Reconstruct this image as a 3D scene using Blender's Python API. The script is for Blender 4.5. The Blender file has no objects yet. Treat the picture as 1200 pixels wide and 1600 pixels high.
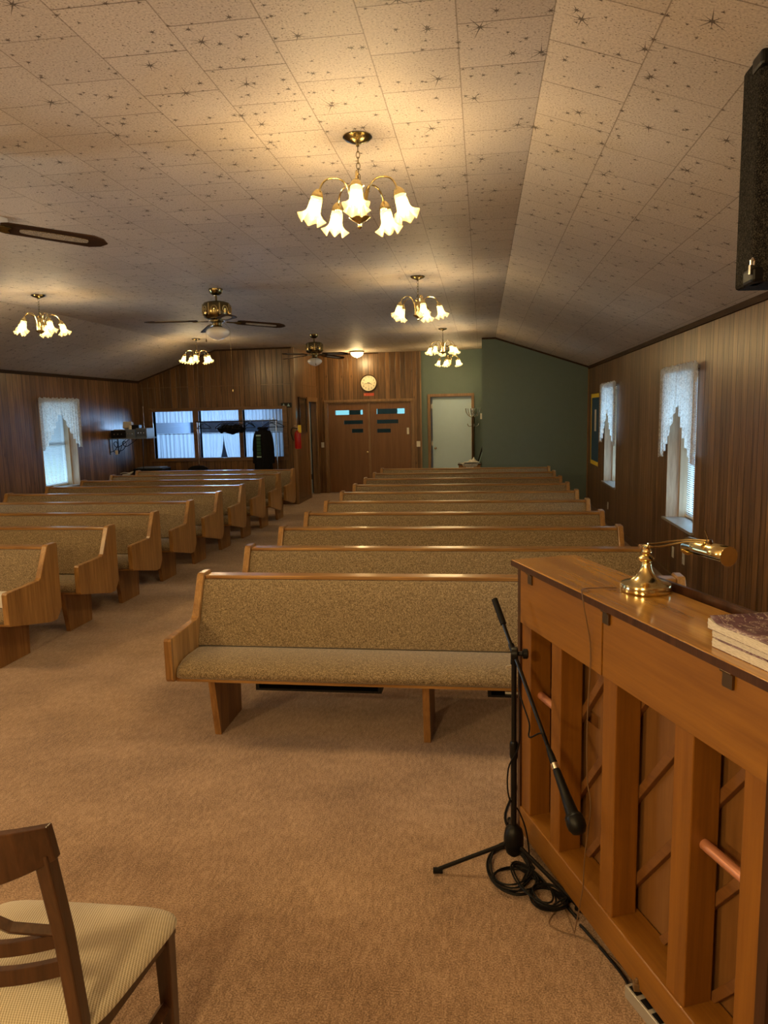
import bpy, bmesh, math, random
from mathutils import Vector, Matrix
PI = math.pi
rnd = random.Random(7)
C = bpy.context.scene.collection
SC = bpy.context.scene

# ------------------------------------------------------------------ camera
yaw, pitch, roll = 0.1378, 0.1379, -0.0232
F_PX = 1120.0
fw = Vector((-math.sin(yaw)*math.cos(pitch), math.cos(yaw)*math.cos(pitch), -math.sin(pitch)))
rt = Vector((math.cos(yaw), math.sin(yaw), 0)); up = rt.cross(fw)
r2 = rt*math.cos(roll)+up*math.sin(roll); u2 = -rt*math.sin(roll)+up*math.cos(roll)
cam_d = bpy.data.cameras.new('camera'); cam = bpy.data.objects.new('camera', cam_d); C.objects.link(cam)
cam_d.sensor_fit = 'HORIZONTAL'; cam_d.sensor_width = 36; cam_d.lens = 36*F_PX/1200
cam_d.clip_start = 0.05
M_ = Matrix((( r2.x,u2.x,-fw.x,0),(r2.y,u2.y,-fw.y,0),(r2.z,u2.z,-fw.z,1.864),(0,0,0,1)))
cam.matrix_world = M_
SC.camera = cam

# ------------------------------------------------------------------ light and exposure
BULB_W = 1.8            # one bulb of the nearest chandelier
BULB_FAR_W = 0.8        # one bulb of the others
WARM = (1.0, 0.695, 0.31)
DAY = (0.52, 0.80, 0.98)
SC.view_settings.view_transform = 'Standard'; SC.view_settings.look = 'None'
SC.view_settings.gamma = 1; SC.view_settings.use_curve_mapping = False
SC.view_settings.exposure = 2.86
w = bpy.data.worlds.new('daylight_sky'); SC.world = w; w.use_nodes = True
w.node_tree.nodes['Background'].inputs[0].default_value = (0.55, 0.80, 1.0, 1)
w.node_tree.nodes['Background'].inputs[1].default_value = 0.36
SC.cycles.max_bounces = 8; SC.cycles.diffuse_bounces = 4; SC.cycles.transparent_max_bounces = 12
SC.cycles.sample_clamp_indirect = 4
SC.cycles.use_denoising = True
SC.cycles.caustics_reflective = False; SC.cycles.caustics_refractive = False

def area(name, loc, rot, sx, sy, power, col):
    l = bpy.data.lights.new(name, 'AREA'); l.shape = 'RECTANGLE'; l.size = sx; l.size_y = sy
    l.energy = power; l.color = col
    o = bpy.data.objects.new(name, l); C.objects.link(o); o.location = loc; o.rotation_euler = rot
    return o
def point(name, loc, power, col, r=0.03, parent=None):
    l = bpy.data.lights.new(name, 'POINT'); l.energy = power; l.color = col; l.shadow_soft_size = r
    o = bpy.data.objects.new(name, l); C.objects.link(o); o.location = loc
    if parent: o.parent = parent
    return o
# daylight outside the side windows; the left front one is an added fill
DAY_W = 15
for nm, x, y, sg in (('day_right_front', 3.25, 3.55, 1), ('day_right_near', 3.25, 7.64, 1), ('day_right_far', 3.25, 11.74, 1), ('fill_left_front', -8.45, 3.33, -1), ('day_left_mid', -8.45, 7.42, -1), ('day_left', -8.45, 11.52, -1)):
    l_ = area(nm, (x, y, 0.45), (0, sg*math.radians(122), 0), 1.5, 1.4, DAY_W*(0.9 if nm == 'day_right_front' else 2.6 if nm == 'fill_left_front' else 1.7 if sg > 0 else 1.1), (0.72, 0.86, 0.92) if 'front' in nm else DAY)
area('day_back_room', (-5.9, 17.2, 1.7), (-PI/2, 0, 0), 2.4, 1.0, 24, (0.36, 0.62, 1.0))
area('day_vestibule', (-2.5, 18.75, 1.85), (-PI/2, 0, 0), 2.2, 0.5, 8, DAY)
point('vestibule_fill', (-2.6, 17.6, 2.5), 3, (0.8, 0.9, 0.9), 0.1)  # fill light added so the vestibule is not black behind the door glass
area('day_side_hall', (-4.3, 16.1, 2.3), (0, 0, 0), 0.4, 0.6, 0.12, (0.75, 0.8, 1.0))
area('hall_behind_grey_door', (-0.7, 17.4, 2.6), (0, 0, 0), 0.6, 0.6, 0.2, (1, 0.85, 0.65))
# unseen warm fill lights, added above and behind the camera
for x, pw in ((-0.9, 18), (-3.6, 28)):
    point('front_fill', (x, -0.6, 2.25), pw, WARM, 0.15)
point('left_front_lamp', (-4.83, 3.75, 2.72), 11, WARM, 0.12)

# ------------------------------------------------------------------ material helpers
class NT:
    def __init__(s, name):
        s.m = bpy.data.materials.new(name); s.m.use_nodes = True; s.t = s.m.node_tree
        s.b = s.t.nodes['Principled BSDF']; s.out = s.t.nodes['Material Output']
    def n(s, typ, **kw):
        x = s.t.nodes.new(typ)
        for k, v in kw.items(): setattr(x, k, v)
        return x
    def set(s, node, i, v):
        if isinstance(v, bpy.types.NodeSocket): s.t.links.new(v, node.inputs[i])
        elif v is not None: node.inputs[i].default_value = v
    def ma(s, op, a, b=None, c=None, clamp=False):
        x = s.n('ShaderNodeMath', operation=op, use_clamp=clamp)
        s.set(x, 0, a)
        if b is not None: s.set(x, 1, b)
        if c is not None: s.set(x, 2, c)
        return x.outputs[0]
    def obj(s):
        return s.n('ShaderNodeTexCoord').outputs['Object']
    def sep(s, v):
        x = s.n('ShaderNodeSeparateXYZ'); s.set(x, 0, v); return x.outputs
    def comb(s, a, b, c=0.0):
        x = s.n('ShaderNodeCombineXYZ'); s.set(x, 0, a); s.set(x, 1, b); s.set(x, 2, c); return x.outputs[0]
    def mapv(s, v, scale=(1,1,1), loc=(0,0,0)):
        x = s.n('ShaderNodeMapping'); s.set(x, 0, v); x.inputs['Scale'].default_value = scale; x.inputs['Location'].default_value = loc
        return x.outputs[0]
    def noise(s, v, scale, detail=3, rough=0.55, dist=0.0):
        x = s.n('ShaderNodeTexNoise'); s.set(x, 'Vector', v); x.inputs['Scale'].default_value = scale
        x.inputs['Detail'].default_value = detail; x.inputs['Roughness'].default_value = rough; x.inputs['Distortion'].default_value = dist
        return x.outputs['Fac']
    def ramp(s, f, stops):
        x = s.n('ShaderNodeValToRGB'); s.set(x, 0, f); e = x.color_ramp.elements
        while len(e) < len(stops): e.new(0.5)
        for k, (p, c) in enumerate(stops): e[k].position = p; e[k].color = (*c, 1) if len(c) == 3 else c
        return x.outputs[0]
    def mix(s, f, a, b, typ='MIX'):
        x = s.n('ShaderNodeMix', data_type='RGBA', blend_type=typ)
        s.set(x, 0, f)
        for i, v in ((6, a), (7, b)):
            if isinstance(v, tuple): v = (*v, 1) if len(v) == 3 else v
            s.set(x, i, v)
        return x.outputs[2]
    def bump(s, h, strength=0.3, dist=0.01):
        x = s.n('ShaderNodeBump'); s.set(x, 'Height', h); x.inputs['Strength'].default_value = strength; x.inputs['Distance'].default_value = dist
        s.t.links.new(x.outputs[0], s.b.inputs['Normal'])
    def col(s, v): s.set(s.b, 'Base Color', (*v, 1) if isinstance(v, tuple) and len(v) == 3 else v)

def plain(name, col, rough=0.5, metal=0.0, emis=0.0, ecol=None, vary=0.06):
    n = NT(name)
    f = n.noise(n.obj(), 9.0, 3)
    c = n.mix(f, tuple(max(0, v*(1-vary*2)) for v in col), tuple(min(1, v*(1+vary*2)) for v in col))
    n.col(c); n.b.inputs['Roughness'].default_value = rough; n.b.inputs['Metallic'].default_value = metal
    if emis:
        n.b.inputs['Emission Color'].default_value = (*(ecol or col), 1); n.b.inputs['Emission Strength'].default_value = emis
    return n.m

def wood(name, dark, light, axis=2, rough=0.38, scale=1.0, contrast=1.0, coat=0.0):
    """grain running along axis"""
    n = NT(name)
    sc = [14*scale]*3; sc[axis] = 1.1*scale
    v = n.mapv(n.obj(), tuple(sc))
    a = n.noise(v, 1.6, 4, 0.6, 0.7)
    sc2 = [90*scale]*3; sc2[axis] = 3.0*scale
    b = n.noise(n.mapv(n.obj(), tuple(sc2)), 1.5, 2, 0.5)
    f = n.ma('ADD', n.ma('MULTIPLY', a, 0.72), n.ma('MULTIPLY', b, 0.28))
    lo, hi = 0.5-0.16/contrast, 0.5+0.16/contrast
    c = n.ramp(f, [(lo, dark), (hi, light)])
    n.col(c); n.b.inputs['Roughness'].default_value = rough
    n.b.inputs['Coat Weight'].default_value = coat; n.b.inputs['Coat Roughness'].default_value = 0.15
    n.bump(b, 0.08, 0.003)
    return n.m

def panelling(name, axis, dark, light, rough=0.33):
    """sheet panelling: random width planks with dark grooves, planks run up z"""
    n = NT(name)
    o = n.sep(n.obj()); co = o[axis]
    per = 8.2
    u = n.ma('MULTIPLY', co, per)
    vd = n.n('ShaderNodeTexVoronoi', voronoi_dimensions='1D', feature='DISTANCE_TO_EDGE'); n.set(vd, 'W', u); vd.inputs['Scale'].default_value = 1; vd.inputs['Randomness'].default_value = 0.85
    vc = n.n('ShaderNodeTexVoronoi', voronoi_dimensions='1D', feature='F1'); n.set(vc, 'W', u); vc.inputs['Scale'].default_value = 1; vc.inputs['Randomness'].default_value = 0.85
    groove = n.ma('DIVIDE', n.ma('SUBTRACT', vd.outputs['Distance'], 0.030), 0.03, clamp=True)
    tone = n.sep(vc.outputs['Color'])[0]
    sc = [1, 1, 1]; sc = [16, 16, 16]; sc[2] = 1.0
    shift = n.ma('MULTIPLY', tone, 37.0)
    cv = n.comb(n.ma('ADD', n.ma('MULTIPLY', co, 17.0), shift), n.ma('MULTIPLY', o[2], 1.1), shift)
    a = n.noise(cv, 1.3, 5, 0.62, 0.9)
    fine = n.noise(n.comb(n.ma('MULTIPLY', co, 150.0), n.ma('MULTIPLY', o[2], 5.0), 0.0), 1.0, 2)
    f = n.ma('ADD', n.ma('MULTIPLY', a, 0.8), n.ma('MULTIPLY', fine, 0.2))
    base = n.ramp(f, [(0.33, dark), (0.66, light)])
    tn = n.ma('ADD', 0.66, n.ma('MULTIPLY', tone, 0.66))
    base = n.mix(1.0, base, n.comb(tn, tn, tn), 'MULTIPLY')
    # knots
    kn = n.n('ShaderNodeTexVoronoi', voronoi_dimensions='2D', feature='F1'); n.set(kn, 'Vector', n.comb(n.ma('MULTIPLY', co, 3.2), n.ma('MULTIPLY', o[2], 1.5))); kn.inputs['Scale'].default_value = 1
    kr = n.ma('LESS_THAN', n.sep(kn.outputs['Color'])[1], 0.35)
    km = n.ma('MULTIPLY', n.ma('SUBTRACT', 1.0, n.ma('DIVIDE', kn.outputs['Distance'], 0.07), clamp=True), kr)
    base = n.mix(n.ma('MULTIPLY', km, 0.8), base, (0.03, 0.012, 0.005))
    gf = n.ma('SUBTRACT', 1.0, groove, clamp=True)
    c = n.mix(n.ma('MULTIPLY', gf, 0.85), base, (0.018, 0.009, 0.004))
    n.col(c); n.b.inputs['Roughness'].default_value = rough
    h = n.ma('ADD', n.ma('MULTIPLY', groove, 1.0), n.ma('MULTIPLY', a, 0.12))
    n.bump(h, 0.5, 0.004)
    return n.m

def star_layer(n, px, py, cell, prob, R0, w0, seed):
    q = n.comb(n.ma('ADD', n.ma('DIVIDE', px, cell), seed), n.ma('ADD', n.ma('DIVIDE', py, cell), seed*1.7))
    v = n.n('ShaderNodeTexVoronoi', voronoi_dimensions='2D', feature='F1'); n.set(v, 'Vector', q); v.inputs['Scale'].default_value = 1; v.inputs['Randomness'].default_value = 0.9
    a, b = n.sep(q), n.sep(v.outputs['Position'])
    dx = n.ma('MULTIPLY', n.ma('SUBTRACT', a[0], b[0]), cell); dy = n.ma('MULTIPLY', n.ma('SUBTRACT', a[1], b[1]), cell)
    r = n.ma('SQRT', n.ma('ADD', n.ma('MULTIPLY', dx, dx), n.ma('MULTIPLY', dy, dy)))
    th = n.ma('ARCTAN2', dy, dx)
    rc = n.sep(v.outputs['Color'])
    ph = n.ma('MULTIPLY', rc[0], 6.28)
    s4 = n.ma('ABSOLUTE', n.ma('SINE', n.ma('ADD', n.ma('MULTIPLY', th, 4.0), ph)))
    perp = n.ma('MULTIPLY', n.ma('MULTIPLY', s4, r), 0.25)
    var = n.ma('ADD', 0.72, n.ma('MULTIPLY', 0.28, n.ma('SINE', n.ma('ADD', n.ma('MULTIPLY', th, 3.0), n.ma('MULTIPLY', rc[2], 9.0)))))
    size = n.ma('MULTIPLY', n.ma('MULTIPLY', n.ma('ADD', 0.55, n.ma('MULTIPLY', rc[2], 0.6)), R0), var)
    wd = n.ma('MULTIPLY', n.ma('SUBTRACT', 1.0, n.ma('DIVIDE', r, size)), w0)
    hit = n.ma('LESS_THAN', perp, wd)
    return n.ma('MULTIPLY', hit, n.ma('LESS_THAN', rc[1], prob))

def ceiling_mat():
    n = NT('starburst_ceiling_tile')
    o = n.sep(n.obj()); px, py = o[0], o[1]
    T = 0.337
    cx = n.ma('DIVIDE', n.ma('ADD', px, 0.083), T)
    col_i = n.ma('FLOOR', cx); fx = n.ma('FRACT', cx)
    odd = n.ma('MULTIPLY', n.ma('MODULO', n.ma('ABSOLUTE', col_i), 2.0), 0.5)
    cy = n.ma('ADD', n.ma('DIVIDE', n.ma('SUBTRACT', py, 2.787-10*T), T), odd)
    fy = n.ma('FRACT', cy)
    ex = n.ma('MULTIPLY', n.ma('MINIMUM', fx, n.ma('SUBTRACT', 1.0, fx)), T)
    ey = n.ma('MULTIPLY', n.ma('MINIMUM', fy, n.ma('SUBTRACT', 1.0, fy)), T)
    rndt = n.n('ShaderNodeTexWhiteNoise', noise_dimensions='2D'); n.set(rndt, 'Vector', n.comb(col_i, n.ma('FLOOR', cy)))
    t = rndt.outputs['Value']
    gx = n.ma('LESS_THAN', ex, 0.0026)
    gy = n.ma('MULTIPLY', n.ma('LESS_THAN', ey, 0.0030), n.ma('ADD', 0.5, n.ma('MULTIPLY', t, 0.5)))
    st = n.ma('MAXIMUM', star_layer(n, px, py, 0.32, 0.85, 0.085, 0.0026, 3.3), star_layer(n, px, py, 0.15, 0.6, 0.032, 0.0022, 11.1))
    st = n.ma('MAXIMUM', st, star_layer(n, px, py, 0.085, 0.35, 0.015, 0.0018, 23.7))
    # pin-hole speckle
    q = n.comb(n.ma('MULTIPLY', px, 70.0), n.ma('MULTIPLY', py, 70.0))
    v = n.n('ShaderNodeTexVoronoi', voronoi_dimensions='2D', feature='F1'); n.set(v, 'Vector', q); v.inputs['Scale'].default_value = 1
    rc = n.sep(v.outputs['Color'])
    dens = n.noise(n.comb(px, py), 7.0, 2)
    sp = n.ma('MULTIPLY', n.ma('LESS_THAN', v.outputs['Distance'], n.ma('MULTIPLY', rc[0], 0.24)), n.ma('LESS_THAN', rc[1], n.ma('MULTIPLY', dens, 1.15)))
    tex = n.noise(n.comb(px, py), 110.0, 2, 0.6)
    tt = n.ma('ADD', 0.95, n.ma('MULTIPLY', t, 0.1))
    base = n.mix(1.0, n.ramp(tex, [(0.35, (0.47, 0.40, 0.335)), (0.6, (0.62, 0.54, 0.455))]), n.comb(tt, tt, tt), 'MULTIPLY')
    c = n.mix(n.ma('MULTIPLY', sp, 0.62), base, (0.13, 0.085, 0.05))
    c = n.mix(n.ma('MULTIPLY', st, 0.88), c, (0.055, 0.033, 0.02))
    c = n.mix(n.ma('MULTIPLY', gy, 0.75), c, (0.09, 0.055, 0.03))
    c = n.mix(n.ma('MULTIPLY', gx, 0.6), c, (0.16, 0.11, 0.07))
    n.col(c); n.b.inputs['Roughness'].default_value = 0.6; n.b.inputs['Specular IOR Level'].default_value = 0.35
    h = n.ma('SUBTRACT', n.ma('MULTIPLY', tex, 0.35), n.ma('MAXIMUM', gx, gy))
    wav = n.noise(n.comb(n.ma('MULTIPLY', px, 0.6), py), 1.6, 1)
    h = n.ma('ADD', h, n.ma('MULTIPLY', wav, 3.0))
    n.bump(h, 0.35, 0.004)
    return n.m

def carpet_mat():
    n = NT('brown_carpet')
    v = n.obj()
    a = n.noise(v, 170.0, 2, 0.7); b = n.noise(v, 2.2, 3, 0.6); c2 = n.noise(n.mapv(v, (60, 18, 1)), 1.0, 2)
    f = n.ma('ADD', n.ma('MULTIPLY', a, 0.6), n.ma('ADD', n.ma('MULTIPLY', b, 0.2), n.ma('MULTIPLY', c2, 0.2)))
    n.col(n.ramp(f, [(0.38, (0.155, 0.092, 0.054)), (0.5, (0.34, 0.217, 0.135)), (0.62, (0.55, 0.385, 0.265))]))
    n.b.inputs['Roughness'].default_value = 0.95; n.b.inputs['Specular IOR Level'].default_value = 0.1
    n.b.inputs['Sheen Weight'].default_value = 0.25
    n.bump(a, 0.55, 0.006)
    return n.m

def fabric_mat(name, dark, mid, light, scale=330.0, stretch=(1, 1, 1)):
    n = NT(name)
    v = n.mapv(n.obj(), stretch)
    a = n.noise(v, scale, 2, 0.7); b = n.noise(v, scale*0.3, 2, 0.6)
    f = n.ma('ADD', n.ma('MULTIPLY', a, 0.75), n.ma('MULTIPLY', b, 0.25))
    n.col(n.ramp(f, [(0.38, dark), (0.5, mid), (0.6, light)]))
    n.b.inputs['Roughness'].default_value = 0.9; n.b.inputs['Sheen Weight'].default_value = 0.3; n.b.inputs['Specular IOR Level'].default_value = 0.15
    n.bump(a, 0.35, 0.003)
    return n.m

def ribbed_fabric():
    n = NT('ribbed_seat_cloth')
    o = n.sep(n.obj())
    s1 = n.ma('SINE', n.ma('MULTIPLY', n.ma('ADD', o[0], n.ma('MULTIPLY', o[1], 0.25)), 900.0))
    s2 = n.ma('SINE', n.ma('MULTIPLY', o[1], 1300.0))
    f = n.ma('ADD', n.ma('MULTIPLY', n.ma('ADD', s1, n.ma('MULTIPLY', s2, 0.4)), 0.33), 0.5)
    n.col(n.ramp(f, [(0.1, (0.30, 0.245, 0.16)), (0.8, (0.60, 0.53, 0.40))]))
    n.b.inputs['Roughness'].default_value = 0.9; n.b.inputs['Sheen Weight'].default_value = 0.4
    n.bump(f, 0.5, 0.002)
    return n.m

def translucent(name, col, transp=0.2, lace=0.0, emis=0.0, ecol=(1, 1, 1)):
    n = NT(name)
    t = n.t; t.nodes.remove(n.b)
    d = n.n('ShaderNodeBsdfDiffuse'); tr = n.n('ShaderNodeBsdfTranslucent'); tp = n.n('ShaderNodeBsdfTransparent')
    d.inputs[0].default_value = (*col, 1); tr.inputs[0].default_value = (*col, 1)
    m1 = n.n('ShaderNodeMixShader'); m1.inputs[0].default_value = 0.6
    t.links.new(d.outputs[0], m1.inputs[1]); t.links.new(tr.outputs[0], m1.inputs[2])
    m2 = n.n('ShaderNodeMixShader')
    t.links.new(m1.outputs[0], m2.inputs[1]); t.links.new(tp.outputs[0], m2.inputs[2])
    if lace:
        a = n.noise(n.obj(), 34.0, 2, 0.5, 1.5)
        f = n.ma('ADD', n.ma('MULTIPLY', n.ma('GREATER_THAN', a, 0.52), lace), transp)
        n.set(m2, 0, f)
    else: m2.inputs[0].default_value = transp
    last = m2.outputs[0]
    if emis:
        e = n.n('ShaderNodeEmission'); e.inputs[0].default_value = (*ecol, 1); e.inputs[1].default_value = emis
        ad = n.n('ShaderNodeAddShader'); t.links.new(last, ad.inputs[0]); t.links.new(e.outputs[0], ad.inputs[1]); last = ad.outputs[0]
    t.links.new(last, n.out.inputs[0])
    return n.m

def glass_mat(name, tint=(0.9, 0.95, 0.95), rough=0.02, alpha=0.85):
    n = NT(name); t = n.t; t.nodes.remove(n.b)
    tp = n.n('ShaderNodeBsdfTransparent'); tp.inputs[0].default_value = (*tint, 1)
    g = n.n('ShaderNodeBsdfGlossy'); g.inputs['Roughness'].default_value = rough
    fr = n.n('ShaderNodeFresnel'); fr.inputs[0].default_value = 1.5
    m = n.n('ShaderNodeMixShader'); t.links.new(fr.outputs[0], m.inputs[0]); t.links.new(tp.outputs[0], m.inputs[1]); t.links.new(g.outputs[0], m.inputs[2])
    t.links.new(m.outputs[0], n.out.inputs[0])
    return n.m

OAK_D, OAK_L = (0.20, 0.090, 0.022), (0.46, 0.25, 0.078)
M = dict(
    oak_z=wood('oak_upright', OAK_D, OAK_L, 2, 0.32, coat=0.3),
    oak_x=wood('oak_rail', OAK_D, OAK_L, 0, 0.32, coat=0.3),
    oak_leg=wood('oak_leg', (0.17, 0.075, 0.022), (0.36, 0.185, 0.06), 2, 0.4),
    pew_fabric=fabric_mat('pew_fabric', (0.065, 0.042, 0.020), (0.195, 0.138, 0.072), (0.46, 0.355, 0.21)),
    carpet=carpet_mat(), ceiling=ceiling_mat(),
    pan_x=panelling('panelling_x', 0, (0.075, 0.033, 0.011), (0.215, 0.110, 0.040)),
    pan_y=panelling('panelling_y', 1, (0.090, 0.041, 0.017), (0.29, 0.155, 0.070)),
    trim=wood('wall_trim_wood', (0.16, 0.085, 0.035), (0.32, 0.185, 0.085), 2, 0.35),
    trim_x=wood('wall_trim_wood_flat', (0.09, 0.045, 0.018), (0.2, 0.105, 0.045), 0, 0.35),
    darktrim=wood('dark_cornice', (0.030, 0.016, 0.008), (0.07, 0.038, 0.018), 1, 0.7),
    jamb=wood('window_jamb_wood', (0.36, 0.24, 0.15), (0.62, 0.46, 0.31), 2, 0.4),
    creamwood=wood('light_sash_wood', (0.45, 0.34, 0.22), (0.62, 0.50, 0.35), 2, 0.5),
    sill=plain('painted_grey_sill', (0.30, 0.27, 0.25), 0.4),
    green=plain('green_wall_paint', (0.135, 0.185, 0.165), 0.7, vary=0.03),
    doorw=wood('flush_door_veneer', (0.14, 0.055, 0.018), (0.22, 0.095, 0.032), 2, 0.35, 0.6, 0.7),
    greydoor=plain('grey_painted_door', (0.52, 0.70, 0.82), 0.4, vary=0.02),
    white=plain('white_plastic', (0.72, 0.70, 0.64), 0.4),
    cream=plain('cream_wall', (0.55, 0.52, 0.46), 0.7),
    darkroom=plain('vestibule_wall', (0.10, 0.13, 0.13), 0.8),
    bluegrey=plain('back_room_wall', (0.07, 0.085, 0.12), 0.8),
    brass=plain('polished_brass', (0.74, 0.60, 0.30), 0.16, 1.0, vary=0.03),
    antique=plain('antique_brass', (0.24, 0.19, 0.09), 0.22, 1.0, vary=0.1),
    chrome=plain('chrome', (0.75, 0.74, 0.72), 0.15, 1.0, vary=0.02),
    black=plain('black_plastic', (0.005, 0.005, 0.0055), 0.42),
    blackmetal=plain('black_metal', (0.006, 0.0055, 0.0055), 0.3, 0.0),
    rubber=plain('black_cable', (0.005, 0.0045, 0.0045), 0.5),
    blackcloth=plain('black_cloth', (0.008, 0.008, 0.009), 0.95),
    tolex=fabric_mat('black_speaker_covering', (0.003, 0.003, 0.003), (0.014, 0.012, 0.010), (0.05, 0.045, 0.036), 240.0),
    walnut=wood('dark_chair_wood', (0.035, 0.014, 0.006), (0.095, 0.040, 0.016), 2, 0.33, coat=0.3),
    blade=wood('fan_blade_wood', (0.022, 0.010, 0.005), (0.055, 0.026, 0.012), 0, 0.6),
    cane=fabric_mat('woven_cane', (0.11, 0.075, 0.04), (0.24, 0.18, 0.10), (0.36, 0.28, 0.17), 160.0),
    cushion=ribbed_fabric(),
    piano=wood('piano_frame_wood', (0.175, 0.064, 0.008), (0.29, 0.115, 0.014), 2, 0.4, 0.8, 0.8),
    piano_r=wood('piano_rail_wood', (0.20, 0.078, 0.009), (0.32, 0.136, 0.017), 0, 0.4, 0.8, 0.8),
    lid=wood('piano_lid_wood', (0.27, 0.120, 0.020), (0.58, 0.30, 0.060), 0, 0.16, 0.7, 0.9, coat=0.6),
    pdark=wood('piano_dark_side', (0.035, 0.014, 0.007), (0.075, 0.03, 0.014), 2, 0.3),
    sound=wood('soundboard_wood', (0.16, 0.068, 0.017), (0.27, 0.125, 0.036), 2, 0.5, 0.6, 0.8),
    rib=wood('soundboard_rib_wood', (0.15, 0.060, 0.016), (0.24, 0.105, 0.028), 0, 0.5, 0.8, 0.8),
    dowel=plain('copper_toned_handle', (0.62, 0.27, 0.15), 0.3, 0.3),
    bracket=plain('bracket_metal', (0.20, 0.15, 0.09), 0.35, 1.0),
    red=plain('red_extinguisher_paint', (0.42, 0.012, 0.010), 0.3),
    yellow=plain('yellow_tag', (0.85, 0.62, 0.05), 0.6),
    blue=plain('blue_board_paper', (0.030, 0.085, 0.15), 0.7),
    paper=plain('white_paper', (0.72, 0.68, 0.60), 0.7),
    pages=fabric_mat('page_edges', (0.50, 0.46, 0.40), (0.66, 0.62, 0.55), (0.76, 0.72, 0.66), 60.0, (1, 1, 14)),
    blindm=translucent('blind_slat', (0.75, 0.80, 0.85), 0.0),
    lace=translucent('lace_curtain', (0.92, 0.95, 0.97), 0.06, 0.3),
    sheer=translucent('sheer_curtain', (0.80, 0.84, 0.88), 0.12),
    shade=translucent('frosted_glass_shade', (0.30, 0.215, 0.075), 0.45, emis=0.10, ecol=(1.0, 0.72, 0.30)),
    globe=plain('opal_glass', (0.88, 0.86, 0.82), 0.12, vary=0.01),
    bulb=plain('lit_bulb', (1, 0.9, 0.7), 0.4, emis=16, ecol=(1, 0.80, 0.48)),
    dome=plain('lit_glass_bowl', (1, 0.9, 0.6), 0.4, emis=0.5, ecol=(1, 0.80, 0.42)),
    tealglass=glass_mat('door_glass', (0.45, 0.62, 0.60)),
    paneglass=glass_mat('window_glass', (0.93, 0.96, 0.98)),
    clockface=plain('clock_face', (0.80, 0.74, 0.56), 0.4, vary=0.01),
    signred=plain('red_sign', (0.55, 0.06, 0.03), 0.5),
    greenprint=plain('green_print', (0.012, 0.05, 0.022), 0.8),
    printwhite=plain('pale_print', (0.30, 0.45, 0.43), 0.8),
    cordb=plain('brown_lamp_cord', (0.16, 0.09, 0.04), 0.4),
    cordw=plain('clear_gold_cord', (0.42, 0.30, 0.14), 0.4),
    strip=plain('power_strip_metal', (0.46, 0.44, 0.40), 0.35, 0.4),
    equip=plain('equipment_grey', (0.13, 0.15, 0.17), 0.4),
    copper=plain('dark_bronze', (0.18, 0.11, 0.05), 0.3, 1.0),
    purple=None,
)
def book_cover():
    n = NT('worn_purple_cover')
    v = n.obj()
    a = n.noise(n.mapv(v, (9, 16, 9)), 2.2, 5, 0.7, 1.2)
    cr = n.ma('LESS_THAN', n.ma('ABSOLUTE', n.ma('SUBTRACT', a, 0.56)), 0.016)
    base = n.ramp(n.noise(v, 20, 3), [(0.3, (0.085, 0.035, 0.060)), (0.7, (0.20, 0.11, 0.15))])
    n.col(n.mix(cr, base, (0.62, 0.55, 0.5))); n.b.inputs['Roughness'].default_value = 0.45
    return n.m
M['purple'] = book_cover()
for k_ in ('blackcloth', 'tolex'): M[k_].node_tree.nodes['Principled BSDF'].inputs['Specular IOR Level'].default_value = 0.08; M[k_].node_tree.nodes['Principled BSDF'].inputs['Sheen Weight'].default_value = 0
for k_, v_ in (('black', 0.25), ('blackmetal', 0.3), ('rubber', 0.2), ('blade', 0.2)): M[k_].node_tree.nodes['Principled BSDF'].inputs['Specular IOR Level'].default_value = v_
for k_ in ('darktrim',): M[k_].node_tree.nodes['Principled BSDF'].inputs['Specular IOR Level'].default_value = 0.1

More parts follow.
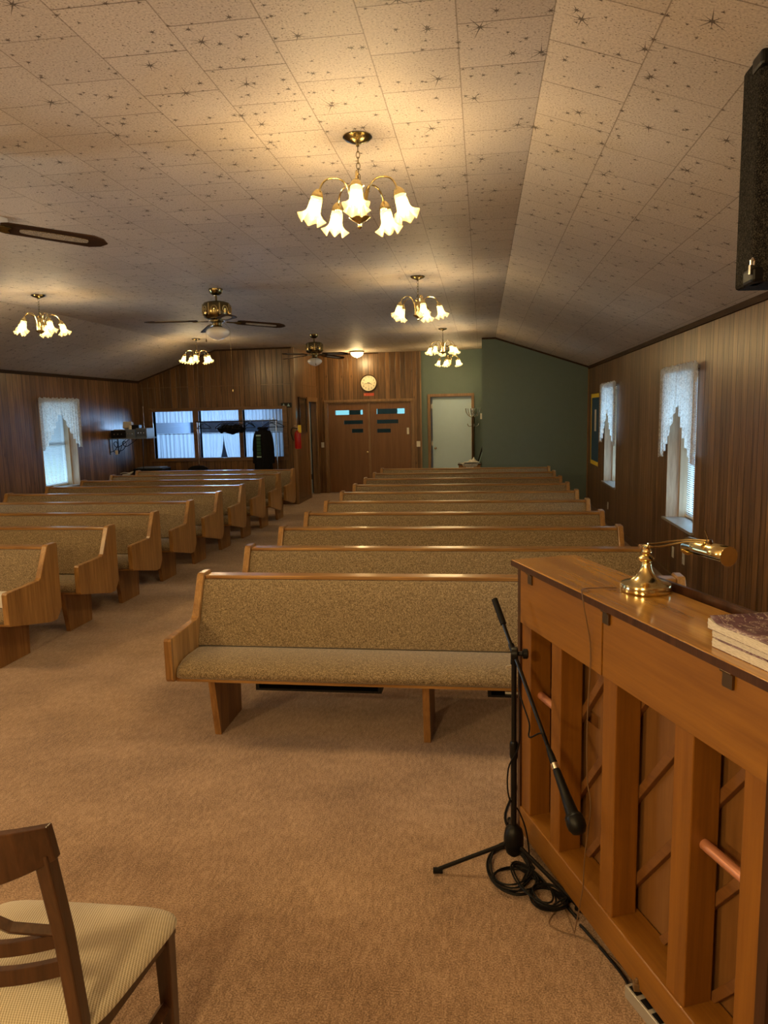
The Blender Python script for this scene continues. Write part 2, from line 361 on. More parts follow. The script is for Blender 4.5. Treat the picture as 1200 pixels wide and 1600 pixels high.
# ------------------------------------------------------------------ mesh helpers
class MB:
    def __init__(s): s.v = []; s.f = []
    def add(s, vs, fs, mat=None):
        k = len(s.v)
        if mat is not None: vs = [tuple(mat @ Vector(v)) for v in vs]
        s.v += [tuple(v) for v in vs]; s.f += [tuple(i+k for i in f) for f in fs]; return s
    def box(s, x0, x1, y0, y1, z0, z1, mat=None):
        vs = [(x0,y0,z0),(x1,y0,z0),(x1,y1,z0),(x0,y1,z0),(x0,y0,z1),(x1,y0,z1),(x1,y1,z1),(x0,y1,z1)]
        return s.add(vs, [(0,3,2,1),(4,5,6,7),(0,1,5,4),(1,2,6,5),(2,3,7,6),(3,0,4,7)], mat)
    def prism_x(s, poly, x0, x1, mat=None):      # poly in (y,z)
        n = len(poly); vs = [(x0,a,b) for a,b in poly]+[(x1,a,b) for a,b in poly]
        fs = [tuple(range(n))[::-1], tuple(range(n,2*n))]+[(i,(i+1)%n,n+(i+1)%n,n+i) for i in range(n)]
        return s.add(vs, fs, mat)
    def prism_z(s, poly, z0, z1, mat=None):      # poly in (x,y)
        n = len(poly); vs = [(a,b,z0) for a,b in poly]+[(a,b,z1) for a,b in poly]
        fs = [tuple(range(n))[::-1], tuple(range(n,2*n))]+[(i,(i+1)%n,n+(i+1)%n,n+i) for i in range(n)]
        return s.add(vs, fs, mat)
    def prism_y(s, poly, y0, y1, mat=None):      # poly in (x,z)
        n = len(poly); vs = [(a,y0,b) for a,b in poly]+[(a,y1,b) for a,b in poly]
        fs = [tuple(range(n)), tuple(range(n,2*n))[::-1]]+[(i,n+i,n+(i+1)%n,(i+1)%n) for i in range(n)]
        return s.add(vs, fs, mat)
    def lathe(s, prof, seg=24, mat=None, caps=True):   # prof (r,z)
        vs = []; fs = []
        for r, z in prof:
            for k in range(seg): a = 2*PI*k/seg; vs.append((r*math.cos(a), r*math.sin(a), z))
        for i in range(len(prof)-1):
            for k in range(seg): fs.append((i*seg+k, i*seg+(k+1)%seg, (i+1)*seg+(k+1)%seg, (i+1)*seg+k))
        if caps:
            fs.append(tuple(range(seg))[::-1]); m = (len(prof)-1)*seg; fs.append(tuple(range(m, m+seg)))
        return s.add(vs, fs, mat)
    def tube(s, pts, r, seg=8, mat=None, closed=False):
        pts = [Vector(p) for p in pts]; n = len(pts)
        rr = r if isinstance(r, (list, tuple)) else [r]*n
        vs = []; prev = None
        for i, p in enumerate(pts):
            if closed: d = pts[(i+1) % n]-pts[i-1]
            else: d = pts[min(i+1, n-1)]-pts[max(i-1, 0)]
            if d.length < 1e-9: d = Vector((0,0,1))
            d.normalize()
            if prev is None:
                a = Vector((0,0,1)) if abs(d.z) < 0.9 else Vector((1,0,0)); u = d.cross(a).normalized()
            else:
                u = prev-d*prev.dot(d)
                u = u.normalized() if u.length > 1e-6 else d.orthogonal().normalized()
            prev = u; v = d.cross(u)
            for k in range(seg): a = 2*PI*k/seg; vs.append(p+(u*math.cos(a)+v*math.sin(a))*rr[i])
        fs = []
        for i in range(n if closed else n-1):
            j = (i+1) % n
            for k in range(seg): fs.append((i*seg+k, i*seg+(k+1)%seg, j*seg+(k+1)%seg, j*seg+k))
        if not closed: fs.append(tuple(range(seg))[::-1]); fs.append(tuple(range((n-1)*seg, n*seg)))
        return s.add(vs, fs, mat)
    def grid(s, fn, nu, nv, mat=None, wrap=False):
        vs = [fn(i/nu, j/nv) for j in range(nv+1) for i in range(nu if wrap else nu+1)]
        W = nu if wrap else nu+1
        fs = []
        for j in range(nv):
            for i in range(nu):
                i2 = (i+1) % W if wrap else i+1
                fs.append((j*W+i, j*W+i2, (j+1)*W+i2, (j+1)*W+i))
        return s.add(vs, fs, mat)
    def build(s, name, mat, parent=None, smooth=False, bevel=0.0, angle=35, solid=0.0):
        me = bpy.data.meshes.new(name); me.from_pydata(s.v, [], s.f); me.update()
        bm = bmesh.new(); bm.from_mesh(me); bmesh.ops.recalc_face_normals(bm, faces=bm.faces); bm.to_mesh(me); bm.free()
        me.materials.append(M[mat] if isinstance(mat, str) else mat)
        o = bpy.data.objects.new(name, me); C.objects.link(o)
        if parent is not None: o.parent = parent
        if smooth:
            for p in me.polygons: p.use_smooth = True
            if angle < 180:
                try:
                    me.set_sharp_from_angle(angle=math.radians(angle))
                except Exception: pass
        if solid:
            so = o.modifiers.new('solid', 'SOLIDIFY'); so.thickness = solid; so.offset = 0
        if bevel:
            b = o.modifiers.new('bevel', 'BEVEL'); b.width = bevel; b.segments = 2; b.limit_method = 'ANGLE'; b.angle_limit = math.radians(40)
        return o

def tag(o, label=None, cat=None, group=None, kind=None):
    if label: o['label'] = label
    if cat: o['category'] = cat
    if group: o['group'] = group
    if kind: o['kind'] = kind
    return o
def empty(name, loc, rz=0.0, label=None, cat=None, group=None, kind=None):
    o = bpy.data.objects.new(name, None); C.objects.link(o); o.location = loc; o.rotation_euler = (0, 0, rz)
    o.empty_display_size = 0.1
    return tag(o, label, cat, group, kind)
def struct(o): o['kind'] = 'structure'; return o
def copy_tree(o, parent=None):
    kids = [c for c in o.children]
    c = o.copy(); C.objects.link(c); c.parent = parent
    for ch in kids: copy_tree(ch, c)
    return c
def B(*a): return MB().box(*a)
def T(x=0, y=0, z=0): return Matrix.Translation((x, y, z))
def RX(a): return Matrix.Rotation(a, 4, 'X')
def RY(a): return Matrix.Rotation(a, 4, 'Y')
def RZ(a): return Matrix.Rotation(a, 4, 'Z')
def bez(p0, p1, p2, p3, n=12):
    out = []
    for i in range(n+1):
        t = i/n; u = 1-t
        out.append(tuple(u**3*a+3*u*u*t*b+3*u*t*t*c+t**3*d for a, b, c, d in zip(p0, p1, p2, p3)))
    return out
def smooth_path(pts, n=6):
    pts = [Vector(p) for p in pts]; out = []
    for i in range(len(pts)-1):
        p0 = pts[max(i-1, 0)]; p1 = pts[i]; p2 = pts[i+1]; p3 = pts[min(i+2, len(pts)-1)]
        for k in range(n):
            t = k/n
            out.append(0.5*((2*p1)+(-p0+p2)*t+(2*p0-5*p1+4*p2-p3)*t*t+(-p0+3*p1-3*p2+p3)*t**3))
    out.append(pts[-1]); return out

# ------------------------------------------------------------------ room shell
XL, XR, YF = -7.2, 2.0, -3.0
YWIN, YGR, YDOOR = 14.55, 14.12, 16.6
XSIDE = -3.83
ZC, ZE = 3.23, 2.635
FL, FR = -5.476, 0.254
def zceil(x):
    if x > FR: return ZC-(x-FR)*(ZC-ZE)/(XR-FR)
    if x < FL: return ZC-(FL-x)*(ZC-ZE)/(FL-XL)
    return ZC
struct(B(XL-0.3, XR+0.3, YF-0.2, 19.0, -0.12, 0).build('floor', 'carpet'))
# ceiling: flat middle, two sloping sides
cb = MB()
th = 0.08
prof = [(XL-0.25, zceil(XL)-0.085), (FL, ZC), (FR, ZC), (XR+0.25, zceil(XR)-0.086)]
for (xa, za), (xb, zb), y1 in ((prof[0], prof[1], YWIN+0.1), (prof[1], prof[2], YDOOR+0.15), (prof[2], prof[3], YWIN+0.1)):
    cb.prism_y([(xa, za), (xb, zb), (xb, zb+th), (xa, za+th)], YF-0.1, y1)
struct(cb.build('ceiling', 'ceiling'))

def wall_yz(x0, x1, y0, y1, z0, z1, holes):   # wall in the y-z plane with rectangular holes (ya,yb,za,zb)
    m = MB(); ys = sorted({y0, y1, *[h[0] for h in holes], *[h[1] for h in holes]})
    for a, b in zip(ys[:-1], ys[1:]):
        hs = sorted([(h[2], h[3]) for h in holes if h[0] <= a+1e-6 and h[1] >= b-1e-6]); z = z0
        for ha, hb in hs:
            if ha > z: m.box(x0, x1, a, b, z, ha)
            z = hb
        if z < z1: m.box(x0, x1, a, b, z, z1)
    return m
def wall_xz(x0, x1, y0, y1, z0, z1, holes, topfn=None):
    m = MB(); xs = sorted({x0, x1, *[h[0] for h in holes], *[h[1] for h in holes]})
    if topfn: xs = sorted(set(xs) | {v for v in (FL, FR) if x0 < v < x1})
    for a, b in zip(xs[:-1], xs[1:]):
        hs = sorted([(h[2], h[3]) for h in holes if h[0] <= a+1e-6 and h[1] >= b-1e-6]); z = z0
        for ha, hb in hs:
            if ha > z: m.box(a, b, y0, y1, z, ha)
            z = hb
        if topfn: m.prism_y([(a, z), (b, z), (b, topfn(b)+0.01), (a, topfn(a)+0.01)], y0, y1)
        elif z < z1: m.box(a, b, y0, y1, z, z1)
    return m
WT = 0.30
RW = [(7.11, 8.17, 0.65, 2.20), (11.20, 12.26, 0.65, 2.20), (3.02, 4.08, 0.65, 2.20)]
LW = [(11.0, 12.06, 0.70, 2.18), (6.90, 7.96, 0.70, 2.18), (2.80, 3.86, 0.70, 2.18)]
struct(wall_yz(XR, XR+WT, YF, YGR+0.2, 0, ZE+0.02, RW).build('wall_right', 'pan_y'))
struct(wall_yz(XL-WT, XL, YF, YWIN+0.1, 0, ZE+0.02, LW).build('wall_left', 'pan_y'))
IW = [(-6.92, -6.03, 1.0, 1.985), (-5.90, -5.03, 1.0, 1.985), (-4.94, -4.09, 1.0, 1.985)]
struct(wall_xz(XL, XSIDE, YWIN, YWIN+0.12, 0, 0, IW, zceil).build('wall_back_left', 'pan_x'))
struct(wall_yz(XSIDE-0.12, XSIDE, YWIN+0.12, YDOOR, 0, ZC, [(15.72, 16.50, -1, 2.14)]).build('wall_side', 'pan_y'))
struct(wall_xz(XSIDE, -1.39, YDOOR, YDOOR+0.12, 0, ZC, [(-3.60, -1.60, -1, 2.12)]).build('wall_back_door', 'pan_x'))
struct(wall_xz(-1.39, 0.0, YDOOR, YDOOR+0.12, 0, ZC, [(-1.19, -0.22, -1, 2.19)]).build('wall_back_green', 'green'))
struct(wall_xz(0.0, XR, YGR, YGR+0.14, 0, 0, [], zceil).build('wall_back_right', 'green'))
struct(B(0.0, 0.12, YGR+0.14, YDOOR, 0, ZC).build('wall_nook', 'green'))
struct(wall_xz(XL, XR, YF-0.14, YF, 0, 0, [], zceil).build('wall_front', 'pan_x'))
# rooms behind
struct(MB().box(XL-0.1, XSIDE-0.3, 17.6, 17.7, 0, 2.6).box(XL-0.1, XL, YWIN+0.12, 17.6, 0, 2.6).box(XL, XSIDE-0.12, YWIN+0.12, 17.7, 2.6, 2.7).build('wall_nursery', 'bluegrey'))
struct(MB().box(-4.65, -4.55, 15.45, 17.6, 0, 2.6).box(-4.55, XSIDE-0.12, 15.45, 15.55, 0, 2.6).build('wall_side_hall', 'cream'))
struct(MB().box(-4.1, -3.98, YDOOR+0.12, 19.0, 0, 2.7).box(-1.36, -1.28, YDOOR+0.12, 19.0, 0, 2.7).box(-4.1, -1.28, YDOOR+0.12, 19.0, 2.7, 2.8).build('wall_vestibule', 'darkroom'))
struct(MB().box(-1.28, 0.3, 18.2, 18.3, 0, 2.8).box(-1.28, 0.3, YDOOR+0.12, 18.2, 2.8, 2.9).box(0.2, 0.3, YDOOR+0.12, 18.2, 0, 2.8).build('wall_rear_hall', 'cream'))
# vestibule outer doors with bright glass
vo = wall_xz(-4.0, -1.36, 18.5, 18.56, 0, 2.7, [(-3.78, -3.42, 1.79, 1.99), (-3.12, -2.93, 1.79, 1.99), (-2.80, -2.68, 1.79, 1.99), (-2.16, -1.62, 1.79, 1.99)])
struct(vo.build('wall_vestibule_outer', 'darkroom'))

# trims
struct(MB().box(-1.41, -1.375, YDOOR-0.02, YDOOR, 0, ZC-0.01).build('trim_1', 'trim'))
struct(MB().box(XR-0.02, XR-0.001, YGR-0.02, YGR-0.001, 0, ZE).build('trim_2', 'trim'))
struct(MB().box(XR-0.022, XR, YF, YGR, ZE-0.045, ZE+0.006).build('trim_3', 'darktrim'))
struct(MB().box(XL, XL+0.022, YF, YWIN, ZE-0.045, ZE+0.006).build('trim_4', 'darktrim'))
struct(MB().box(XSIDE-0.02, XSIDE+0.03, YWIN-0.03, YWIN+0.02, 0, ZC-0.003).build('trim_5', 'trim'))
struct(MB().box(XL, XSIDE-0.02, YWIN-0.008, YWIN, 2.485, 2.50).box(XSIDE, XSIDE+0.008, YWIN+0.02, YDOOR, 2.485, 2.50).build('trim_6', 'trim_x'))
# cornice following the back wall profile
cm = MB()
for xa, xb, yy in ((XL+0.02, FL, YWIN), (FL, XSIDE, YWIN), (0.0, FR, YGR), (FR, XR-0.02, YGR)):
    cm.prism_y([(xa, zceil(xa)-0.03), (xb, zceil(xb)-0.03), (xb, zceil(xb)), (xa, zceil(xa))], yy-0.02, yy)
cm.box(XSIDE, -2.35, YDOOR-0.02, YDOOR, ZC-0.03, ZC)
struct(cm.build('trim_7', 'darktrim'))
struct(MB().box(XR-0.018, XR, YF, YGR, 0, 0.085).build('baseboard_right', 'trim_x'))
struct(MB().box(XL, XL+0.018, YF, YWIN, 0, 0.085).build('baseboard_left', 'trim_x'))
struct(MB().box(XL, XSIDE, YWIN-0.016, YWIN, 0, 0.085).box(XSIDE, XSIDE+0.016, YWIN+0.02, 15.6, 0, 0.085).build('baseboard_back', 'trim_x'))

# ------------------------------------------------------------------ windows in the side walls
def side_window(nm, xw, sgn, y0, y1, z0, z1):
    """xw = inner wall face; sgn=+1 wall lies towards +x"""
    r = empty(nm, (xw, (y0+y1)/2, z0)); struct(r)
    ox, oy, oz = xw, (y0+y1)/2, z0
    def bx(m, xa, xb, ya, yb, za, zb):
        xa, xb = sorted((xa*sgn, xb*sgn)); return m.box(xa, xb, ya-oy, yb-oy, za-oz, zb-oz)
    m = MB()
    bx(m, -0.002, 0.295, y0, y0+0.022, z0, z1); bx(m, -0.002, 0.295, y1-0.022, y1, z0, z1); bx(m, -0.002, 0.295, y0, y1, z1-0.022, z1)
    m.build('window_jamb', 'jamb', r)
    m = MB(); bx(m, 0.125, 0.285, y0+0.022, y0+0.05, z0+0.008, z1-0.022); bx(m, 0.125, 0.285, y1-0.05, y1-0.022, z0+0.008, z1-0.022); bx(m, 0.125, 0.285, y0+0.05, y1-0.05, z1-0.05, z1-0.022); m.build('sash_stop', 'creamwood', r, bevel=0.003)
    m = MB(); bx(m, -0.035, 0.295, y0-0.02, y1+0.04, z0-0.02, z0+0.008); m.build('window_sill', 'sill', r, bevel=0.004)
    m = MB(); a, b, c, d = y0+0.022, y1-0.022, z0+0.008, z1-0.022
    bx(m, 0.235, 0.27, a, a+0.045, c, d); bx(m, 0.235, 0.27, b-0.045, b, c, d); bx(m, 0.235, 0.27, a, b, c, c+0.05); bx(m, 0.235, 0.27, a, b, d-0.045, d); bx(m, 0.235, 0.27, a, b, (c+d)/2-0.02, (c+d)/2+0.02)
    m.build('window_frame', 'white', r, bevel=0.003)
    m = MB(); bx(m, 0.252, 0.255, a+0.045, b-0.045, c+0.05, d-0.045); m.build('pane', 'paneglass', r)
    return r
side_window('window_1', XR, 1, *RW[0]); side_window('window_2', XR, 1, *RW[1]); side_window('window_3', XL, -1, *LW[0]); side_window('window_5', XR, 1, *RW[2]); side_window('window_6', XL, -1, *LW[1]); side_window('added_window', XL, -1, *LW[2])  # last left window is unseen, added so fill light reaches the right slope

def blind(xw, sgn, y0, y1, z0, z1, label):
    oy = (y0+y1)/2; x = xw+sgn*0.205
    r = empty('window_blind', (x, oy, z0+0.02), 0, label, 'window blind', 'slatted blinds in the side windows')
    h = (y1-y0)/2-0.058
    B(-0.02, 0.02, -h, h, z1-z0-0.075, z1-z0-0.045).build('head_rail', 'white', r, bevel=0.003)
    m = MB(); z = 0.03; top = z1-z0-0.08
    while z < top:
        m.add([(sgn*-0.0086, -h, z+0.0092), (sgn*0.0086, -h, z-0.0092), (sgn*0.0086, h, z-0.0092), (sgn*-0.0086, h, z+0.0092)], [(0, 1, 2, 3)])
        z += 0.0225
    sl = m.build('slats', 'blindm', r)
    B(-0.012, 0.012, -h, h, 0.0, 0.018).build('bottom_rail', 'white', r, bevel=0.003)
    m = MB()
    for yy in (-h*0.7, h*0.7): m.tube([(0.0, yy, 0.01), (0.0, yy, top)], 0.0012, 5)
    m.build('ladder_cord', 'white', r)
    return r
blind(XR, 1, *RW[0], 'white slatted blind in the near window of the right wall')
blind(XR, 1, *RW[1], 'white slatted blind in the far right-wall window by the blue board')
blind(XL, -1, *LW[0], 'white slatted blind glowing blue in the left wall window')

def swag(xw, sgn, y0, y1, ztop, ztail, zmid, label, rod_ext=0.10):
    """pair of gathered lace swags hung on a rod"""
    oy = (y0+y1)/2
    r = empty('lace_valance', (xw-sgn*0.045, oy, ztop), 0, label, 'curtain', 'lace valances over the side windows')
    hw = (y1-y0)/2+rod_ext
    MB().tube([(sgn*0.02, -hw, -0.02), (0, -hw+0.01, -0.02), (0, hw-0.01, -0.02), (sgn*0.02, hw, -0.02)], 0.006, 8).build('curtain_rod', 'copper', r, smooth=True)
    for side in (-1, 1):
        ph = 0.7*side
        def fn(u, v, side=side, ph=ph):
            y = side*hw*(1-u*1.04)
            bot = ztail-ztop + (zmid-ztail)*(min(1, u*1.15)**1.35)
            bot += 0.012*math.sin(u*46)
            z = 0.035 + (bot-0.035)*v
            x = -sgn*(0.012+0.016*math.sin(u*44+ph)*(0.5+0.5*v)+0.008*math.sin(u*97+2*ph))
            yy = y*(1-0.03*v)
            return (x-sgn*0.004*side, yy, z)
        MB().grid(fn, 72, 14).build('lace_panel', 'lace', r, smooth=True, angle=180)
    def fh(u, v):
        y = -hw+2*hw*u
        return (-sgn*(0.010+0.014*math.sin(u*90)), y, 0.045+0.010*math.sin(u*61)-0.085*v)
    MB().grid(fh, 110, 4).build('gathered_heading', 'sheer', r, smooth=True, angle=180)
    return r
swag(XR, 1, 7.11, 8.17, 2.22, 1.30, 1.86, 'white lace valance on the near right-wall window')
swag(XR, 1, 11.20, 12.26, 2.20, 1.28, 1.84, 'white lace valance on the far right-wall window next to the blue board')
swag(XL, -1, 11.0, 12.06, 2.19, 1.36, 1.95, 'white lace valance on the left wall window', 0.05)

# ------------------------------------------------------------------ inner window band at the back left
r = struct(empty('window_4', (-5.48, YWIN, 0.93)))
m = MB()
ox, oz = -5.48, 0.93
def wb(m, x0, x1, z0, z1, y0=-0.03, y1=0.125): return m.box(x0-ox, x1-ox, y0, y1, z0-oz, z1-oz)
wb(m, -7.01, -6.92, 0.93, 2.05); wb(m, -4.09, -3.985, 0.93, 2.05); wb(m, -6.92, -4.09, 0.93, 1.0); wb(m, -6.92, -4.09, 1.985, 2.05)
wb(m, -6.03, -5.90, 1.0, 1.985); wb(m, -5.03, -4.94, 1.0, 1.985)
m.build('window_frame', 'trim_x', r, bevel=0.006)
for k, (a, b, c, d) in enumerate(IW):
    wb(MB(), a, b, c, d, 0.05, 0.055).build('pane', 'paneglass', r)
def drape(name, x0, x1, z0, z1, y, label, waves, matn='sheer', slit=None):
    def fn(u, v):
        xx = x0+(x1-x0)*u; z = z1+(z0-z1)*v
        if slit and abs(u-slit) < 0.5:
            xx += 0.10*v*v*(1 if u > slit else -1)*(1-min(1, abs(u-slit)*3))
        return (xx-x0, 0.022*math.sin(u*waves)+0.010*math.sin(u*waves*2.3+1)*(0.4+v), z-z0)
    if slit:
        m = MB(); n = 60; 
        m.grid(lambda u, v: fn(u*slit*0.999, v), 50, 10); m.grid(lambda u, v: fn(slit+(1-slit)*u+1e-4, v), 50, 10)
    else: m = MB().grid(fn, 120, 10)
    o = m.build(name, matn, None, smooth=True, angle=180); o.location = (x0, y, z0)
    return tag(o, label, 'curtain', 'white curtains behind the inner windows')
names = ('left pane of the inner window', 'middle pane of the inner window', 'right pane of the inner window')
for k, (a, b, c, d) in enumerate(IW):
    drape('cafe_curtain', a-0.05, b+0.05, c-0.08, 1.52, YWIN+0.22, 'white cafe curtain across the lower half of the '+names[k], 62+7*k, slit=(0.5 if k == 1 else None))
    drape('curtain_valance', a-0.05, b+0.05, 1.75, d+0.06, YWIN+0.21, 'short white valance across the top of the '+names[k], 70+5*k)
MB().tube([(-7.0, YWIN+0.245, 1.50), (-4.0, YWIN+0.245, 1.50)], 0.005, 6).tube([(-7.0, YWIN+0.235, 2.02), (-4.0, YWIN+0.235, 2.02)], 0.005, 6)
cr = MB().tube([(-1.56, 0, 0), (1.50, 0, 0)], 0.006, 8).build('curtain_rod', 'copper', None); cr.location = (-5.46, YWIN+0.205, 1.505)
tag(cr, 'thin rod holding the cafe curtains behind the inner windows', 'curtain rod')

# ------------------------------------------------------------------ doors at the back
def casing(m, x0, x1, z1, wd, y, dep=0.03):
    m.box(x0-wd, x0, y-dep, y, 0, z1); m.box(x1, x1+wd, y-dep, y, 0, z1); m.box(x0-wd, x1+wd, y-dep, y, z1, z1+wd)
    return m
struct(casing(MB(), -3.60, -1.60, 2.12, 0.055, YDOOR, 0.025).box(-3.60, -3.575, YDOOR-0.01, YDOOR+0.1, 0, 2.12).box(-1.625, -1.60, YDOOR-0.01, YDOOR+0.1, 0, 2.12).box(-3.575, -1.625, YDOOR-0.01, YDOOR+0.1, 2.095, 2.12).build('trim_8', 'trim', bevel=0.004))
def leaf(nm, x0, x1, lites, knob_x, knob_side):
    r = struct(empty(nm, (x0, YDOOR+0.02, 0)))
    wall_xz(0, x1-x0, 0, 0.045, 0.012, 2.10, [(a-x0, b-x0, c, d) for a, b, c, d in lites]).build('door_panel', 'doorw', r)
    for a, b, c, d in lites:
        e = 0.018; m = MB(); a -= x0; b -= x0
        m.box(a-e, b+e, -0.008, 0.0, c-e, c).box(a-e, b+e, -0.008, 0.0, d, d+e).box(a-e, a, -0.008, 0.0, c, d).box(b, b+e, -0.008, 0.0, c, d)
        f = m.build('lite_frame', 'doorw', r)
        B(a, b, 0.02, 0.025, c, d).build('glass_lite', 'tealglass', f)
    if knob_x is not None:
        MB().lathe([(0.028, 0), (0.028, 0.006), (0.010, 0.010), (0.010, 0.03), (0.024, 0.042), (0.026, 0.055), (0.014, 0.066)], 20, T(knob_x-x0, 0, 0.95)@RX(PI/2)).build('door_knob', 'brass', r, smooth=True)
    return r
leaf('door_1', -3.57, -2.605, [(-3.40, -2.75, 1.83, 1.935), (-3.20, -2.75, 1.61, 1.70), (-3.02, -2.75, 1.41, 1.50)], -2.66, 1)
leaf('door_2', -2.60, -1.63, [(-2.42, -1.77, 1.83, 1.95), (-2.42, -1.92, 1.61, 1.70), (-2.42, -2.10, 1.40, 1.49)], None, 1)
struct(B(-2.625, -2.58, YDOOR-0.006, YDOOR+0.02, 0.01, 2.09).build('trim_9', 'trim'))
# grey door
struct(casing(MB(), -1.17, -0.24, 2.19, 0.065, YDOOR, 0.025).box(-1.19, -1.17, YDOOR-0.005, YDOOR+0.12, 0, 2.19).box(-0.24, -0.22, YDOOR-0.005, YDOOR+0.12, 0, 2.19).build('trim_10', 'trim', bevel=0.004))
r = struct(empty('door_3', (-1.13, YDOOR+0.07, 0)))
B(0, 0.89, 0, 0.045, 0.012, 2.175).build('door_panel', 'greydoor', r)
MB().lathe([(0.028, 0), (0.028, 0.006), (0.010, 0.010), (0.010, 0.03), (0.024, 0.042), (0.026, 0.055), (0.014, 0.066)], 20, T(0.06, 0, 1.02)@RX(PI/2)).build('door_knob', 'chrome', r, smooth=True)
for z in (1.98, 1.13): MB().box(-0.035, 0.004, -0.012, 0.0, z-0.05, z+0.05).tube([(-0.016, -0.014, z-0.055), (-0.016, -0.014, z+0.055)], 0.007, 8).build('hinge', 'white', r)
# side doorway casing
struct(MB().box(XSIDE, XSIDE+0.025, 15.60, 15.72, 0, 2.14).box(XSIDE, XSIDE+0.025, 16.46, 16.585, 0, 2.14).box(XSIDE, XSIDE+0.025, 15.60, 16.585, 2.14, 2.24).box(XSIDE-0.12, XSIDE+0.005, 15.70, 15.72, 0, 2.14).box(XSIDE-0.12, XSIDE+0.005, 16.48, 16.50, 0, 2.14).build('trim_11', 'trim', bevel=0.004))
r = struct(empty('door_4', (XSIDE-0.14, 16.46, 0)))
B(-0.045, 0.0, -0.02, 0.02, 0.0, 0.0001)
B(-0.70, 0.0, -0.045, 0.0, 0.012, 2.12).build('door_panel', 'greydoor', r)
MB().box(-0.02, 0.01, -0.06, -0.045, 0.35, 0.47).build('hinge', 'black', r)

# ------------------------------------------------------------------ wall fittings
def plate(loc, axis, w_, h_, label, cat='light switch', matn='white', name='switch_plate', toggles=1):
    """axis 'y-' faces -y ; 'x-' faces -x ; 'x+' faces +x"""
    rz = {'y-': 0, 'x-': -PI/2, 'x+': PI/2}[axis]
    o = empty(name, loc, rz, label, cat)
    B(-w_/2, w_/2, -0.007, 0, -h_/2, h_/2).build('cover_plate', matn, o, bevel=0.002)
    for k in range(toggles):
        x = 0 if toggles == 1 else (-0.025+0.05*k)
        B(x-0.005, x+0.005, -0.014, -0.007, -0.012, 0.012).build('toggle', 'white' if matn != 'black' else 'paper', o, bevel=0.001)
    return o
plate((-1.46, YDOOR, 1.125), 'y-', 0.085, 0.13, 'cream switch plate between the double doors and the green wall')
plate((-3.72, YDOOR, 1.14), 'y-', 0.07, 0.12, 'cream switch plate left of the double doors by the side doorway')
plate((-0.02, YDOOR, 1.73), 'y-', 0.04, 0.13, 'small white plate high on the green wall right of the coat stand', 'wall plate', toggles=0, name='wall_plate')
plate((-1.70, YDOOR+0.02, 1.43), 'y-', 0.05, 0.15, 'narrow white plate on the right leaf of the double doors', 'door plate', toggles=0, name='door_plate')
plate((XR, 7.40, 0.345), 'x-', 0.075, 0.125, 'white outlet on the panelled right wall below the near window, behind the brass lamp', 'outlet', name='wall_outlet')
plate((XR, 7.80, 0.33), 'x-', 0.07, 0.115, 'white wall plate a little farther along the right wall than the outlet', 'wall plate', toggles=0, name='wall_plate')
plate((XR, 11.80, 0.30), 'x-', 0.07, 0.115, 'white outlet below the far window of the right wall', 'outlet', name='wall_outlet')
o = empty('speaker_jack_plate', (-3.985, YWIN, 2.06), 0, 'small dark plate with two pale triangles above right corner of the inner window', 'wall plate')
B(-0.13, 0.10, -0.02, 0, -0.05, 0.05).build('cover_plate', 'black', o, bevel=0.004)
for dx in (-0.065, 0.035): MB().prism_y([(dx-0.03, -0.025), (dx+0.03, -0.025), (dx, 0.035)], -0.026, -0.02).build('marker', 'printwhite', o)

# framed picture on the side wall reflecting the window
o = empty('framed_picture', (XSIDE, 15.17, 1.45), PI/2, 'dark framed picture with shiny glass on the side wall left of the doorway', 'picture')
MB().box(-0.31, -0.28, -0.03, 0, 0, 0.78).box(0.28, 0.31, -0.03, 0, 0, 0.78).box(-0.28, 0.28, -0.03, 0, 0, 0.03).box(-0.28, 0.28, -0.03, 0, 0.75, 0.78).build('picture_frame', 'pdark', o)
gm = plain('picture_glass', (0.05, 0.035, 0.02), 0.03); gm.node_tree.nodes['Principled BSDF'].inputs['Specular IOR Level'].default_value = 1.0
B(-0.28, 0.28, -0.014, 0, 0.03, 0.75).build('glazed_print', gm, o)

# bulletin board on right wall
o = empty('bulletin_board', (XR, 13.22, 0.83), -PI/2, 'blue bulletin board with yellow border at far end of the right wall', 'bulletin board')
MB().box(-0.50, -0.46, -0.022, 0, 0, 1.30).box(0.46, 0.50, -0.022, 0, 0, 1.30).box(-0.46, 0.46, -0.022, 0, 0, 0.02).box(-0.46, 0.46, -0.022, 0, 1.28, 1.30).build('board_frame', 'trim_x', o)
B(-0.46, 0.46, -0.010, 0, 0.02, 1.28).build('backing_paper', 'blue', o)
MB().box(-0.46, 0.46, -0.014, -0.010, 0.02, 0.09).box(-0.46, 0.46, -0.014, -0.010, 1.21, 1.28).box(-0.46, -0.42, -0.014, -0.010, 0.09, 1.21).box(0.42, 0.46, -0.014, -0.010, 0.09, 1.21).build('yellow_border', 'yellow', o)
B(-0.05, 0.12, -0.014, -0.010, 0.62, 1.0).build('pinned_paper', 'paper', o)

